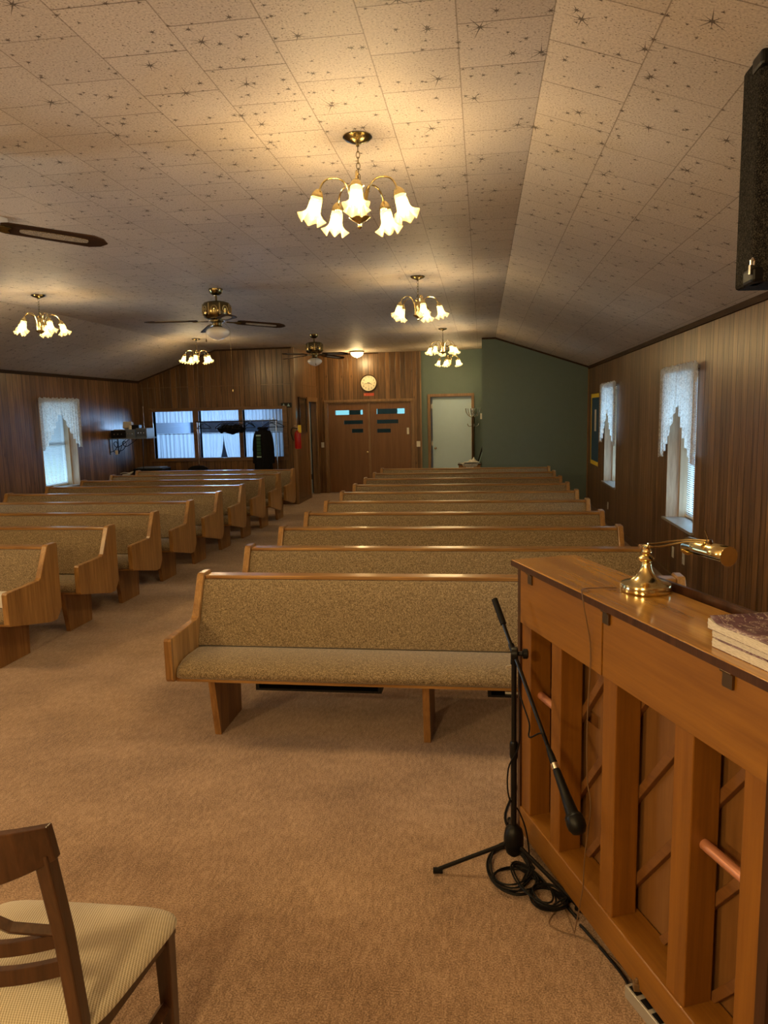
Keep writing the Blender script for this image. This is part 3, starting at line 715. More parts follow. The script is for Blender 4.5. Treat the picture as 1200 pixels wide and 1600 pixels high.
# clock
def text_mesh(txts, size, mat, parent, name, ext=0.0008):
    """txts: list of (string, x, z) facing -y"""
    mb = MB()
    for s_, x, z in txts:
        cu = bpy.data.curves.new('t', 'FONT'); cu.body = s_; cu.size = size; cu.align_x = 'CENTER'; cu.align_y = 'CENTER'; cu.extrude = ext
        ob = bpy.data.objects.new('t', cu); C.objects.link(ob)
        dg = bpy.context.evaluated_depsgraph_get(); me = bpy.data.meshes.new_from_object(ob.evaluated_get(dg))
        mb.add([(v.co.x, v.co.y, v.co.z) for v in me.vertices], [tuple(p.vertices) for p in me.polygons], T(x, 0, z)@RX(PI/2))
        bpy.data.objects.remove(ob); bpy.data.curves.remove(cu); bpy.data.meshes.remove(me)
    return mb.build(name, mat, parent)
o = empty('wall_clock', (-2.59, YDOOR, 2.545), 0, 'round cream wall clock above the double doors', 'clock')
MB().lathe([(0.19, 0), (0.195, 0.01), (0.195, 0.035), (0.182, 0.045), (0.178, 0.03), (0.178, 0.012), (0.0, 0.012)], 40, RX(PI/2), caps=False).build('clock_rim', 'copper', o, smooth=True)
MB().lathe([(0.179, 0.010), (0.179, 0.0125), (0.001, 0.0125)], 40, RX(PI/2)).build('clock_face', 'clockface', o)
for k in range(1, 13):
    t_ = text_mesh([(str(k), 0, 0)], 0.052, 'black', o, 'numeral'); t_.location = (0.135*math.sin(k*PI/6), -0.0135, 0.135*math.cos(k*PI/6))
def hand(ang, ln, wd, y, nm, mt='black', tail=0.03):
    MB().prism_y([(-wd, -tail), (wd, -tail), (wd*0.6, ln), (-wd*0.6, ln)], -y-0.0015, -y, RY(math.radians(ang))).build(nm, mt, o)
hand(3.72*30, 0.088, 0.006, 0.016, 'hour_hand'); hand(43*6, 0.125, 0.004, 0.019, 'minute_hand'); hand(180, 0.13, 0.0015, 0.022, 'second_hand')
o = empty('red_sign', (-2.59, YDOOR, 2.285), 0, 'small red sign on the panelling between clock and double doors', 'sign')
B(-0.12, 0.12, -0.006, 0, -0.032, 0.032).build('sign_plate', 'signred', o)
MB().box(-0.105, -0.085, -0.008, -0.006, -0.02, 0.025).box(-0.07, 0.10, -0.008, -0.006, 0.015, 0.019).box(-0.07, 0.10, -0.008, -0.006, -0.019, -0.015).build('sign_marks', 'dowel', o)

# fire extinguisher on the end of the window wall
o = empty('fire_extinguisher', (-3.72, YWIN-0.10, 1.16), 0, 'red fire extinguisher with yellow tag hanging at the wall corner', 'fire extinguisher')
o.location = (-3.755, YWIN-0.11, 1.16)
MB().lathe([(0.02, 0), (0.062, 0.006), (0.068, 0.02), (0.068, 0.30), (0.055, 0.345), (0.022, 0.37), (0.02, 0.385)], 24).build('cylinder', 'red', o, smooth=True)
MB().lathe([(0.022, 0.385), (0.022, 0.43), (0.012, 0.44)], 14).box(-0.07, 0.03, -0.012, 0.012, 0.44, 0.455).box(-0.075, 0.02, -0.010, 0.010, 0.475, 0.488).box(-0.0, 0.02, -0.010, 0.010, 0.43, 0.488).build('valve_handle', 'chrome', o)
MB().tube(smooth_path([(0.0, -0.02, 0.42), (-0.10, -0.03, 0.43), (-0.135, -0.02, 0.34), (-0.11, -0.01, 0.22), (-0.085, 0, 0.17)]), 0.010, 8).build('hose', 'black', o, smooth=True)
B(0.02, 0.085, -0.035, -0.031, 0.33, 0.49).build('inspection_tag', 'yellow', o)
B(-0.015, 0.015, 0.02, 0.108, 0.36, 0.46).build('wall_hook', 'black', o)

# smoke detector on ceiling at left
o = MB().lathe([(0.075, 0), (0.075, -0.012), (0.066, -0.032), (0.03, -0.036), (0.0, -0.036)], 28, caps=False).build('smoke_detector', 'white', None, smooth=True)
o.location = (-3.27, 4.70, ZC); tag(o, 'white round smoke detector on the ceiling at left edge above the fan blade', 'smoke detector')

# ------------------------------------------------------------------ pews
def make_pew(Wd):
    r = empty('church_pew', (0, 0, 0))
    h = Wd/2; t_ = 0.045
    end = [(-0.60, 0.385), (-0.61, 0.40), (-0.61, 0.615), (-0.60, 0.628), (-0.335, 0.628), (-0.285, 0.655), (-0.07, 0.875), (-0.06, 0.885)]
    end = [(-0.595, 0.378), (-0.608, 0.395), (-0.608, 0.612), (-0.595, 0.628), (-0.325, 0.628), (-0.292, 0.640), (-0.200, 0.650), (-0.185, 0.662), (-0.075, 0.872), (-0.06, 0.885)]
    end = [(-0.595, 0.372), (-0.608, 0.39), (-0.608, 0.612), (-0.598, 0.626), (-0.215, 0.632), (-0.196, 0.645), (-0.082, 0.872), (-0.066, 0.886), (0.045, 0.886), (0.058, 0.874), (0.052, 0.345), (-0.02, 0.262), (-0.10, 0.262)]
    for s_ in (-1, 1):
        a, b = sorted((s_*h, s_*(h-t_)))
        MB().prism_x(end, a, b).build('end_panel', 'oak_z', r, bevel=0.005)
    i = h-t_
    MB().box(-i, i, -0.062, 0.032, 0.846, 0.870).build('top_rail', 'oak_x', r, bevel=0.006)
    MB().prism_x([(-0.02, 0.85), (0.018, 0.85), (-0.10, 0.33), (-0.14, 0.33)], -i, i).build('back_panel', 'oak_x', r)
    bc = [(-0.056, 0.846), (-0.078, 0.835), (-0.138, 0.70), (-0.192, 0.58), (-0.228, 0.47), (-0.17, 0.43), (-0.13, 0.43), (-0.02, 0.846)]
    MB().prism_x(bc, -i+0.002, i-0.002).build('back_cushion', 'pew_fabric', r, smooth=True, angle=50)
    # seat cushion, rounded front, slightly rounded ends
    prof_ = [(-0.16, 0.385), (-0.16, 0.445), (-0.25, 0.466), (-0.40, 0.474), (-0.50, 0.468), (-0.56, 0.450), (-0.588, 0.422), (-0.590, 0.400), (-0.575, 0.384)]
    m = MB(); N = 8; secs = []
    xs = [-i+0.001, -i+0.006, -i+0.03, -i+0.09, 0, i-0.09, i-0.03, i-0.006, i-0.001]; sc = [0.86, 0.93, 0.98, 1, 1, 1, 0.98, 0.93, 0.86]
    vs = []; n = len(prof_)
    for x, s2 in zip(xs, sc):
        for y, z in prof_: vs.append((x, -0.16+(y+0.16)*(0.5+0.5*s2) if y < -0.45 else y, 0.385+(z-0.385)*s2))
    fs = [tuple(range(n))[::-1], tuple(range((len(xs)-1)*n, len(xs)*n))]
    for j in range(len(xs)-1):
        for k in range(n): fs.append((j*n+k, j*n+(k+1) % n, (j+1)*n+(k+1) % n, (j+1)*n+k))
    m.add(vs, fs).build('seat_cushion', 'pew_fabric', r, smooth=True, angle=50)
    MB().prism_x([(-0.560, 0.362), (-0.560, 0.385), (-0.14, 0.385), (-0.14, 0.335)], -i, i).build('seat_board', 'oak_x', r)
    for x in (-h+0.235, 0, h-0.235):
        MB().prism_x([(-0.525, 0.363), (-0.460, 0.0), (-0.095, 0.0), (-0.075, 0.335), (-0.14, 0.337)], x-0.02, x+0.02).build('leg', 'oak_leg', r, bevel=0.003)
    for xa in (-0.98, 0.34):
        m = MB().box(xa, xa+0.73, -0.50, -0.25, 0.300, 0.312)
        m.box(xa, xa+0.02, -0.50, -0.25, 0.312, 0.360).box(xa+0.71, xa+0.73, -0.50, -0.25, 0.312, 0.360).box(xa, xa+0.73, -0.262, -0.25, 0.312, 0.33)
        m.build('book_rack', 'black', r)
    return r
YR0, SR = 4.305, 0.9262
YL0, SL = 5.255, 0.9429
pr = make_pew(2.945)
ords = ['front', 'second', 'third', 'fourth', 'fifth', 'sixth', 'seventh', 'eighth', 'ninth', 'rearmost']
for k in range(10):
    o = pr if k == 0 else copy_tree(pr)
    o.location = (-0.315, YR0+SR*k, 0)
    extra = {0: ', whole seat in view', 9: ', last before the green wall'}.get(k, ', counted from the front')
    tag(o, 'oak pew, tan cushions, %s row of right-hand block%s' % (ords[k], extra), 'pew', 'pews of the right-hand block')
pl = make_pew(3.05)
ords2 = ['front', 'second', 'third', 'fourth', 'fifth', 'sixth', 'seventh', 'eighth', 'rearmost']
for k in range(9):
    o = pl if k == 0 else copy_tree(pl)
    o.location = (-4.945, YL0+SL*k, 0)
    extra = {0: ', cut by the left frame edge', 8: ', nearest the inner window'}.get(k, ', counted from the front')
    tag(o, 'oak pew, tan cushions, %s row of left-hand block%s' % (ords2[k], extra), 'pew', 'pews of the left-hand block')
# papers resting under first pew and on left front pew
o = B(-0.07, 0.07, -0.10, 0.10, 0, 0.012).build('hymn_leaflet', 'paper', None); o.location = (0.19, YR0-0.38, 0.3125)
tag(o, 'white leaflet lying in the black rack under the front right-hand pew', 'leaflet')
o = MB().box(-0.09, 0.09, -0.06, 0.06, 0, 0.10).build('tissue_box', 'paper', None, bevel=0.004); o.location = (-3.60, YL0-0.40, 0.475)
tag(o, 'white tissue box on the front left-hand pew seat at the frame edge', 'tissue box')

# ------------------------------------------------------------------ chandeliers
def shade_mb(mat):
    def fn(u, v):
        a = 2*PI*u
        prof_ = [(0.018, 0), (0.026, -0.006), (0.031, -0.03), (0.033, -0.06), (0.036, -0.085), (0.046, -0.105), (0.062, -0.122)]
        t_ = v*(len(prof_)-1); k = min(int(t_), len(prof_)-2); f = t_-k
        rr = prof_[k][0]*(1-f)+prof_[k+1][0]*f; z = prof_[k][1]*(1-f)+prof_[k+1][1]*f
        q = max(0, (v-0.55)/0.45)
        rr *= 1+0.24*q*math.cos(6*a); z += 0.016*q*math.cos(6*a)
        return (rr*math.cos(a), rr*math.sin(a), z)
    return MB().grid(fn, 48, 18, mat, wrap=True)
def make_chandelier():
    r = empty('chandelier', (0, 0, 0))
    MB().lathe([(0.0, 0.0), (0.072, 0.0), (0.074, -0.006), (0.060, -0.018), (0.030, -0.030), (0.010, -0.036), (0.008, -0.046)], 28).build('canopy', 'antique', r, smooth=True)
    m = MB(); z = -0.046; k = 0
    while z > -0.195:
        pts = []
        for j in range(14):
            a = 2*PI*j/14; lx, lz = 0.009*math.cos(a), 0.017*math.sin(a)
            pts.append((lx, 0, z-0.014+lz) if k % 2 == 0 else (0, lx, z-0.014+lz))
        m.tube(pts, 0.0021, 6, closed=True); z -= 0.0265; k += 1
    pts = [(0.018*math.cos(2*PI*j/16), 0, -0.208+0.018*math.sin(2*PI*j/16)) for j in range(16)]
    m.tube(pts, 0.0025, 6, closed=True)
    m.build('chain', 'antique', r, smooth=True)
    MB().lathe([(0.004, -0.222), (0.020, -0.228), (0.030, -0.236), (0.016, -0.246), (0.017, -0.26), (0.026, -0.275), (0.020, -0.30), (0.017, -0.34), (0.018, -0.372), (0.050, -0.380), (0.054, -0.387), (0.034, -0.402), (0.012, -0.414), (0.008, -0.424), (0.012, -0.432), (0.004, -0.442)], 24).build('column', 'brass', r, smooth=True, angle=50)
    for k in range(5):
        a = 2*PI*k/5; R = RZ(a)
        path = bez((0.034, 0, -0.375), (0.040, 0, -0.235), (0.075, 0, -0.205), (0.120, 0, -0.205), 12)[:-1]+bez((0.120, 0, -0.205), (0.165, 0, -0.205), (0.190, 0, -0.225), (0.203, 0, -0.272), 10)
        am = MB().tube(path, 0.0052, 8, R).tube([(0.034, 0, -0.375), (0.040, 0, -0.30), (0.046, 0, -0.26)], 0.006, 6, R).build('arm', 'brass', r, smooth=True)
        tilt = R @ T(0.205, 0, -0.268) @ RY(-math.radians(17))
        MB().lathe([(0.004, 0.006), (0.014, 0.0), (0.024, -0.012), (0.031, -0.030), (0.030, -0.040), (0.026, -0.036)], 20, tilt).build('socket_cup', 'brass', am, smooth=True)
        shade_mb(tilt @ T(0, 0, -0.030)).build('glass_shade', 'shade', am, smooth=True, angle=180)
        MB().lathe([(0.006, -0.055), (0.012, -0.065), (0.021, -0.095), (0.021, -0.110), (0.012, -0.124), (0.002, -0.128)], 12, tilt).build('bulb', 'bulb', am, smooth=True)
        p = tilt @ Vector((0, 0, -0.135))
        point('bulb_light', p, BULB_W, WARM, 0.025, r)
    return r
ch = make_chandelier()
far_bulb = bpy.data.lights.new('far_bulb', 'POINT'); far_bulb.energy = BULB_FAR_W; far_bulb.color = WARM; far_bulb.shadow_soft_size = 0.025
CH = [(-0.61, 3.75, 276, 'nearest brass chandelier with five lit glass shades, large at top centre'),
      (-0.645, 7.55, 216, 'brass chandelier directly behind the nearest one, above the middle of the right-hand pews'),
      (-0.645, 12.3, 240, 'brass chandelier hanging just in front of the nook, upper of the two overlapping ones'),
      (-0.68, 15.55, 260, 'brass chandelier inside the nook before the grey door, lower of the two overlapping ones'),
      (-4.83, 7.55, 255, 'brass chandelier over the left-hand pews at the left frame edge'),
      (-5.0, 12.4, 285, 'brass chandelier at back left in front of the inner window wall')]
for k, (x, y, a, lb) in enumerate(CH):
    o = ch if k == 0 else copy_tree(ch)
    o.location = (x, y, ZC); o.rotation_euler = (0, 0, math.radians(a))
    if k:
        for lt in o.children:
            if lt.type == 'LIGHT': lt.data = far_bulb
    tag(o, lb, 'chandelier', 'five-shade brass chandeliers')

# flush dome light in the nook
o = empty('flush_ceiling_light', (-2.75, 16.05, ZC), 0, 'small lit glass bowl light on the ceiling above the double doors', 'ceiling light')
MB().lathe([(0.0, 0), (0.15, 0), (0.165, -0.012), (0.16, -0.03), (0.14, -0.034), (0.0, -0.034)], 30, caps=False).build('rim', 'brass', o, smooth=True)
MB().lathe([(0.145, -0.034), (0.138, -0.070), (0.11, -0.105), (0.06, -0.130), (0.012, -0.138), (0.0, -0.138)], 30, caps=False).build('glass_bowl', 'dome', o, smooth=True)
MB().lathe([(0.012, -0.136), (0.012, -0.145), (0.003, -0.155)], 12).build('finial', 'brass', o, smooth=True)
point('bowl_light', (0, 0, -0.21), 4, WARM, 0.10, o)

# ------------------------------------------------------------------ ceiling fans
def make_fan():
    r = empty('ceiling_fan', (0, 0, 0))
    MB().lathe([(0.0, 0), (0.075, 0), (0.074, -0.02), (0.060, -0.05), (0.035, -0.068), (0.014, -0.07)], 26).build('canopy', 'antique', r, smooth=True)
    MB().lathe([(0.011, -0.06), (0.011, -0.15)], 12).build('downrod', 'antique', r, smooth=True)
    MB().lathe([(0.012, -0.135), (0.10, -0.137), (0.135, -0.150), (0.150, -0.175), (0.150, -0.275), (0.135, -0.305), (0.10, -0.322), (0.03, -0.33)], 36).build('motor_housing', 'antique', r, smooth=True, angle=50)
    m = MB(); m2 = MB()
    for k in range(8):
        a = 2*PI*k/8
        m.box(0.1495, 0.156, -0.007, 0.007, -0.285, -0.165, RZ(a))
        R = RZ(a+PI/8)
        pts = [(0.153, 0.030*math.cos(2*PI*j/8+PI/8), -0.225+0.034*math.sin(2*PI*j/8+PI/8)) for j in range(8)]
        m2.tube(pts, 0.0035, 6, R, closed=True)
        m2.lathe([(0.010, 0), (0.008, 0.005), (0.0, 0.006)], 8, R@T(0.150, 0, -0.225)@RY(PI/2))
    m.build('housing_ribs', 'brass', r); m2.build('housing_ornament', 'brass', r)
    for k in range(4):
        R = RZ(PI/2*k) @ T(0, 0, -0.335) @ RX(math.radians(-12))
        ol = [(0.215, -0.045), (0.25, -0.062), (0.68, -0.070), (0.735, -0.045), (0.765, 0.0), (0.735, 0.045), (0.68, 0.070), (0.25, 0.062), (0.215, 0.045)]
        droop = R @ RY(math.radians(3.0))
        b = MB().prism_z(ol, -0.004, 0.004, droop).build('fan_blade', 'blade', r, bevel=0.0015)
        ins = [(0.31+0.175*(1-math.cos(PI*j/16))*1.0, 0.030*math.sin(PI*j/16)**0.45) for j in range(17)]
        ins = ins+[(x, -y) for x, y in ins[::-1][1:-1]]
        MB().prism_z(ins, -0.0065, 0.0065, droop).build('cane_inset', 'cane', b)
        ir = MB().prism_z([(0.10, -0.014), (0.18, -0.012), (0.235, -0.04), (0.27, -0.03), (0.255, 0.0), (0.27, 0.03), (0.235, 0.04), (0.18, 0.012), (0.10, 0.014)], -0.012, -0.004, droop)
        ir.build('blade_iron', 'antique', r)
    MB().lathe([(0.03, -0.325), (0.075, -0.333), (0.075, -0.350), (0.050, -0.360), (0.045, -0.385), (0.055, -0.405), (0.060, -0.412)], 26).build('light_fitter', 'antique', r, smooth=True)
    MB().lathe([(0.055, -0.405), (0.070, -0.412), (0.112, -0.430), (0.128, -0.455), (0.122, -0.480), (0.095, -0.505), (0.055, -0.528), (0.015, -0.540), (0.0, -0.542)], 32, caps=False).build('glass_globe', 'globe', r, smooth=True, angle=180)
    return r
def pull(parent, ang, ln, rr=0.075):
    a = math.radians(ang); x, y = rr*math.cos(a), rr*math.sin(a)
    m = MB().tube([(x, y, -0.36), (x*1.75, y*1.75, -0.42), (x*1.8, y*1.8, -0.46), (x*1.8, y*1.8, -0.46-ln)], 0.0012, 5)
    m.lathe([(0.001, 0.02), (0.006, 0.008), (0.007, -0.008), (0.001, -0.02)], 10, T(x*1.8, y*1.8, -0.47-ln))
    m.build('pull_chain', 'antique', parent)
fan = make_fan()
fan_copy = copy_tree(fan); fan_copy2 = copy_tree(fan)
for o, x, y, a, lb in ((fan, -2.85, 7.7, 32, 'brass ceiling fan with white globe over the centre aisle, larger of the two complete fans'),
                       (fan_copy, -2.87, 12.4, 60, 'brass ceiling fan with white globe near the back wall, smaller of the two complete fans'),
                       (fan_copy2, -2.69, 3.52, 42, 'ceiling fan at left frame edge of which a single cane-inset blade shows')):
    o.location = (x, y, ZC); o.rotation_euler = (0, 0, math.radians(a)); tag(o, lb, 'ceiling fan', 'ceiling fans over the aisle')
pull(fan, 150, 0.07); pull(fan, -28, 0.62); pull(fan_copy, -130, 0.05)

# ------------------------------------------------------------------ back of the room: coat stand and small table
o = empty('side_table', (-0.27, 16.22, 0), 0, 'small dark wooden table under a lace doily before the green wall', 'table')
B(-0.27, 0.25, -0.20, 0.20, 0.66, 0.69).build('table_top', 'pdark', o, bevel=0.004)
B(-0.25, 0.23, -0.18, 0.18, 0.56, 0.66).build('apron', 'oak_leg', o)
for sx in (-0.24, 0.20):
    for sy in (-0.17, 0.14): B(sx, sx+0.035, sy, sy+0.035, 0, 0.56).build('leg', 'oak_leg', o)
def doily(u, v):
    a = 2*PI*u; rr = 0.23*v*(1+0.05*math.cos(14*a)*v); x, y = rr*math.cos(a)*1.0, rr*math.sin(a)*1.0-0.08
    z = 0.694
    if y < -0.203: z -= (-0.203-y)*0.9; y = -0.205-(-0.203-y)*0.12
    return (x, y, z)
d_ = MB().grid(doily, 56, 10, None, wrap=True).build('lace_doily', 'lace', None, smooth=True); d_.location = (-0.27, 16.22, 0)
tag(d_, 'white lace doily hanging over the front of the small table', 'doily')
d_ = MB().grid(lambda u, v: (0.17*(u-0.5)*2, 0.10*(v-0.5)*2, 0.012+0.085*math.exp(-((u-0.6)**2)*14)*math.sin(v*PI)*(1+0.3*math.sin(u*21))), 30, 12).build('folded_cloth', 'paper', None, smooth=True, solid=0.006)
d_.location = (-0.24, 16.22, 0.70); tag(d_, 'crumpled white cloth lying on the small table', 'cloth')
d_ = MB().box(-0.14, 0.14, -0.012, 0.012, 0, 0.012).build('flat_case', 'black', None); d_.location = (-0.26, 16.10, 0.700)
tag(d_, 'narrow dark case lying on the lace doily', 'case')
# leaning dark framed plaque
d_ = empty('leaning_frame', (-0.10, 16.26, 0.695), 0, 'dark framed plaque leaning at an angle on the small table', 'frame')
MB().box(-0.016, 0.016, -0.09, 0.09, 0, 0.40, RY(math.radians(17))).build('plaque', 'black', d_)
MB().box(0.018, 0.034, -0.10, -0.09, 0, 0.40, RY(math.radians(17))).build('plaque_edge', 'printwhite', d_)
d_ = MB().lathe([(0.02, 0), (0.028, 0.02), (0.030, 0.06), (0.02, 0.085), (0.012, 0.10), (0.016, 0.12), (0.002, 0.13)], 14).build('figurine', 'paper', None, smooth=True); d_.location = (-0.19, 16.34, 0.715)
d_.location = (-0.19, 16.36, 0.69); tag(d_, 'small white figurine on the small table by the coat stand pole', 'figurine')
o = empty('coat_stand', (-0.20, 16.40, 0), 0, 'bronze coat stand with curled hooks and ball top beside the grey door', 'coat stand')
m = MB()
for k in range(4):
    a = PI/2*k+0.7; m.tube([(0.02*math.cos(a), 0.02*math.sin(a), 0.12), (0.022*math.cos(a), 0.022*math.sin(a), 1.72)], 0.012, 8)
m.lathe([(0.03, 0.11), (0.03, 0.13)], 12); m.lathe([(0.03, 1.70), (0.034, 1.71), (0.03, 1.73)], 14)
m.build('pole', 'copper', o, smooth=True)
MB().lathe([(0.012, 1.72), (0.03, 1.735), (0.022, 1.76), (0.03, 1.785), (0.012, 1.80), (0.02, 1.815), (0.052, 1.835), (0.058, 1.865), (0.045, 1.905), (0.002, 1.925)], 20).build('ball_top', 'chrome', o, smooth=True)
for k in range(6):
    a = 2*PI*k/6+0.25; R = RZ(a)@T(0, 0, 0)
    MB().tube(bez((0.02, 0, 1.72), (0.10, 0, 1.72), (0.17, 0, 1.80), (0.165, 0, 1.91), 10), [0.009]*10+[0.012], 8, R).build('upper_hook', 'chrome', o, smooth=True)
for k in range(4):
    a = PI/2*k+0.2
    MB().tube(bez((0.02, 0, 1.53), (0.07, 0, 1.49), (0.13, 0, 1.51), (0.125, 0, 1.57), 8), 0.008, 8, RZ(a)).build('lower_hook', 'chrome', o, smooth=True)
    if k < 4: pass
for k in range(3):
    a = 2*PI*k/3+PI/2+PI
    MB().tube(bez((0.02, 0, 0.13), (0.06, 0, 0.16), (0.10, 0, 0.05), (0.115, 0, 0.012), 8), 0.009, 8, RZ(a)).build('foot', 'copper', o, smooth=True)

# ------------------------------------------------------------------ clothes rack before the inner window
YRK = 14.05
o = empty('clothes_rack', (-4.92, YRK, 0), 0, 'chrome garment rack standing in front of the inner window', 'clothes rack')
for x in (-0.83, 0.83):
    MB().tube([(x, 0, 0.08), (x, 0, 1.76)], 0.011, 10).build('upright', 'chrome', o, smooth=True)
    MB().tube([(x, -0.22, 0.05), (x, 0.22, 0.05)], 0.012, 8).build('foot_bar', 'chrome', o, smooth=True)
    for yy in (-0.21, 0.21): MB().lathe([(0.024, -0.01), (0.025, 0), (0.024, 0.01)], 14, T(x, yy, 0.025)@RY(PI/2)).build('caster', 'black', o)
MB().tube([(-0.86, 0, 1.76), (0.86, 0, 1.76)], 0.013, 10).build('hanging_rail', 'blackmetal', o, smooth=True)
MB().tube([(-0.83, 0, 0.10), (0.83, 0, 0.10)], 0.009, 8).build('lower_rail', 'chrome', o, smooth=True)
hang_group = 'empty clothes hangers on the garment rack'
def hanger(x, rz, label, z=1.778, matn='black', wdt=0.20, add_group=True):
    h = empty('clothes_hanger', (x, YRK, z), rz, label, 'clothes hanger', hang_group if add_group else None)
    pts = [(0.0, 0, -0.045)]+[(0.02*math.cos(a), 0, 0.0+0.02*math.sin(a)-0.004) for a in [math.radians(t) for t in range(-60, 200, 26)]]
    MB().tube(pts, 0.003, 6).build('hook', 'chrome', h, smooth=True)
    MB().tube([(0, 0, -0.045), (wdt*0.5, 0, -0.085), (wdt, 0, -0.14), (wdt*0.97, 0, -0.155), (0, 0, -0.15), (-wdt*0.97, 0, -0.155), (-wdt, 0, -0.14), (-wdt*0.5, 0, -0.085)], 0.008, 8, closed=True).build('shoulder_bar', matn, h, smooth=True)
    return h
hanger(-5.60, 1.2, 'leftmost empty hanger, alone at the left end of the garment rack')
for k in range(7):
    hanger(-5.22+0.055*k, 1.15+0.1*math.sin(k*2.1), 'black hanger in the bunched cluster left of the jacket', wdt=0.19)
hanger(-4.70, 0.9, 'black hanger standing apart just left of the jacket')
hanger(-4.63, 1.35, 'black hanger touching the left shoulder of the jacket')
hanger(-4.22, 1.0, 'black hanger tilted right of the jacket')
hanger(-4.13, 0.35, 'rightmost hanger, near the upright by the fire extinguisher')
# black gloves / hats hung in a bunch
def lump(u, v):
    a = 2*PI*u; t_ = v*PI
    rr = 1+0.18*math.sin(5*a+3*t_)+0.12*math.sin(9*a-2*t_)
    return (0.30*math.cos(t_)*1.0, 0.085*math.sin(t_)*math.cos(a)*rr, 0.080*math.sin(t_)*math.sin(a)*rr+0.02*math.sin(7*t_))
o = MB().grid(lump, 24, 30, None, wrap=True).build('dark_scarf', 'blackcloth', None, smooth=True, angle=180); o.location = (-5.02, YRK, 1.60)
tag(o, 'bunched black scarf hanging over the hangers left of the jacket', 'scarf')
# jacket
def jacket(u, v):
    a = 2*PI*u
    z = 0.92*(1-v)
    hw = 0.065+0.095*min(1, v*5.5)**0.6+0.03*v
    dp = 0.05+0.055*min(1, v*4)
    if v < 0.04: hw *= v/0.04*0.6+0.4
    fold = 1+0.05*math.sin(9*a+4*v)*v
    return (hw*math.cos(a)*fold+0.012*math.sin(6*v), dp*math.sin(a)*fold, z)
o = empty('hanging_jacket', (-4.37, YRK, 0.68), 0, 'long black hooded jacket with green printed panel on the garment rack', 'jacket')
MB().grid(jacket, 40, 26, None, wrap=True).build('jacket_body', 'blackcloth', o, smooth=True, angle=180)
for s_ in (-1, 1):
    MB().tube(smooth_path([(s_*0.10, 0, 0.86), (s_*0.150, -0.01, 0.72), (s_*0.175, -0.015, 0.45), (s_*0.18, -0.02, 0.22)]), [0.055]*6+[0.055]*6+[0.048]*6+[0.042], 12).build('sleeve', 'blackcloth', o, smooth=True)
MB().tube([(0.09*math.cos(a), 0.055*math.sin(a), 0.925) for a in [2*PI*j/16 for j in range(16)]], 0.028, 8, closed=True).build('hood', 'blackcloth', o, smooth=True)
m = MB()
for k in range(5): m.box(-0.105, -0.025, -0.118, -0.100, 0.40+0.072*k, 0.46+0.072*k)
m.build('green_print', 'greenprint', o)
m = MB()
for zz in (0.345, 0.77): m.box(-0.11, -0.02, -0.118, -0.100, zz, zz+0.030)
m.build('pale_lettering', 'printwhite', o)
MB().tube([(0, 0, 0.94), (0, 0, 1.07)]+[(0.02*math.cos(a)-0.0, 0, 1.09+0.02*math.sin(a)) for a in [math.radians(t) for t in range(-40, 200, 30)]], 0.004, 6).build('hanger_hook', 'chrome', o)

# ------------------------------------------------------------------ equipment corner at back left
o = empty('wall_shelf', (XL, 13.35, 1.47), 0, 'grey wall shelf with scroll brackets holding recording gear, beside the inner window', 'shelf')
B(0.0, 0.80, -0.22, 0.22, 0, 0.02).build('shelf_board', 'equip', o)
for y in (-0.17, 0.17):
    MB().box(0.0, 0.012, y-0.012, y+0.012, -0.30, 0).tube(smooth_path([(0.01, y, -0.25), (0.10, y, -0.22), (0.17, y, -0.12), (0.14, y, -0.05), (0.09, y, -0.09), (0.16, y, -0.16), (0.30, y, -0.09), (0.42, y, -0.004)]), 0.007, 6).build('scroll_bracket', 'black', o, smooth=True)
m = MB()
m.tube(smooth_path([(0.10, -0.24, 0.0), (0.12, -0.26, -0.22), (0.22, -0.25, -0.28), (0.30, -0.25, -0.12), (0.38, -0.24, 0.0)]), 0.005, 6)
m.tube(smooth_path([(0.50, -0.23, 0.0), (0.52, -0.24, -0.3), (0.48, -0.15, -0.58), (0.52, -0.1, -0.70)]), 0.005, 6)
m.tube(smooth_path([(0.56, 0.1, 0.0), (0.60, 0.0, -0.3), (0.55, 0.05, -0.70)]), 0.006, 6)
c_ = m.build('hanging_cables', 'rubber', None, smooth=True); c_.location = (XL, 13.35, 1.47)
tag(c_, 'tangle of black cables hanging below the wall shelf', 'cables', None, 'stuff')
o = B(0, 0.05, -0.004, 0.004, 0, 0.09).build('adapter_tag', 'paper', None); o.location = (XL+0.16, 13.09, 1.17)
tag(o, 'small white tag dangling on cables below the wall shelf', 'tag')
def device(x0, x1, y0, y1, z0, h_, label, name, matn, face, cat):
    e = empty(name, ((x0+x1)/2, (y0+y1)/2, z0), 0, label, cat)
    w2, d2 = (x1-x0)/2, (y1-y0)/2
    B(-w2, w2, -d2, d2, 0, h_).build('casing', matn, e, bevel=0.005)
    B(-w2*0.92, w2*0.92, -d2-0.004, -d2, h_*0.15, h_*0.85).build('front_panel', face, e)
    for k in range(3):
        MB().lathe([(0.012, 0), (0.010, 0.012), (0.001, 0.013)], 10, T(w2*(-0.5+0.5*k), -d2-0.004, h_*0.5)@RX(PI/2)).build('knob', 'chrome', e)
    return e
device(XL+0.06, XL+0.36, 13.15, 13.55, 1.49, 0.15, 'black amplifier box at the left end of the wall shelf', 'amplifier', 'black', 'black', 'amplifier')
device(XL+0.37, XL+0.55, 13.15, 13.55, 1.49, 0.16, 'grey deck with knobs in the middle of the wall shelf', 'tape_deck', 'equip', 'equip', 'tape deck')
device(XL+0.57, XL+0.79, 13.16, 13.5, 1.492, 0.18, 'blue-grey radio receiver at the right end of the wall shelf', 'radio_receiver', 'equip', 'bluegrey', 'radio')
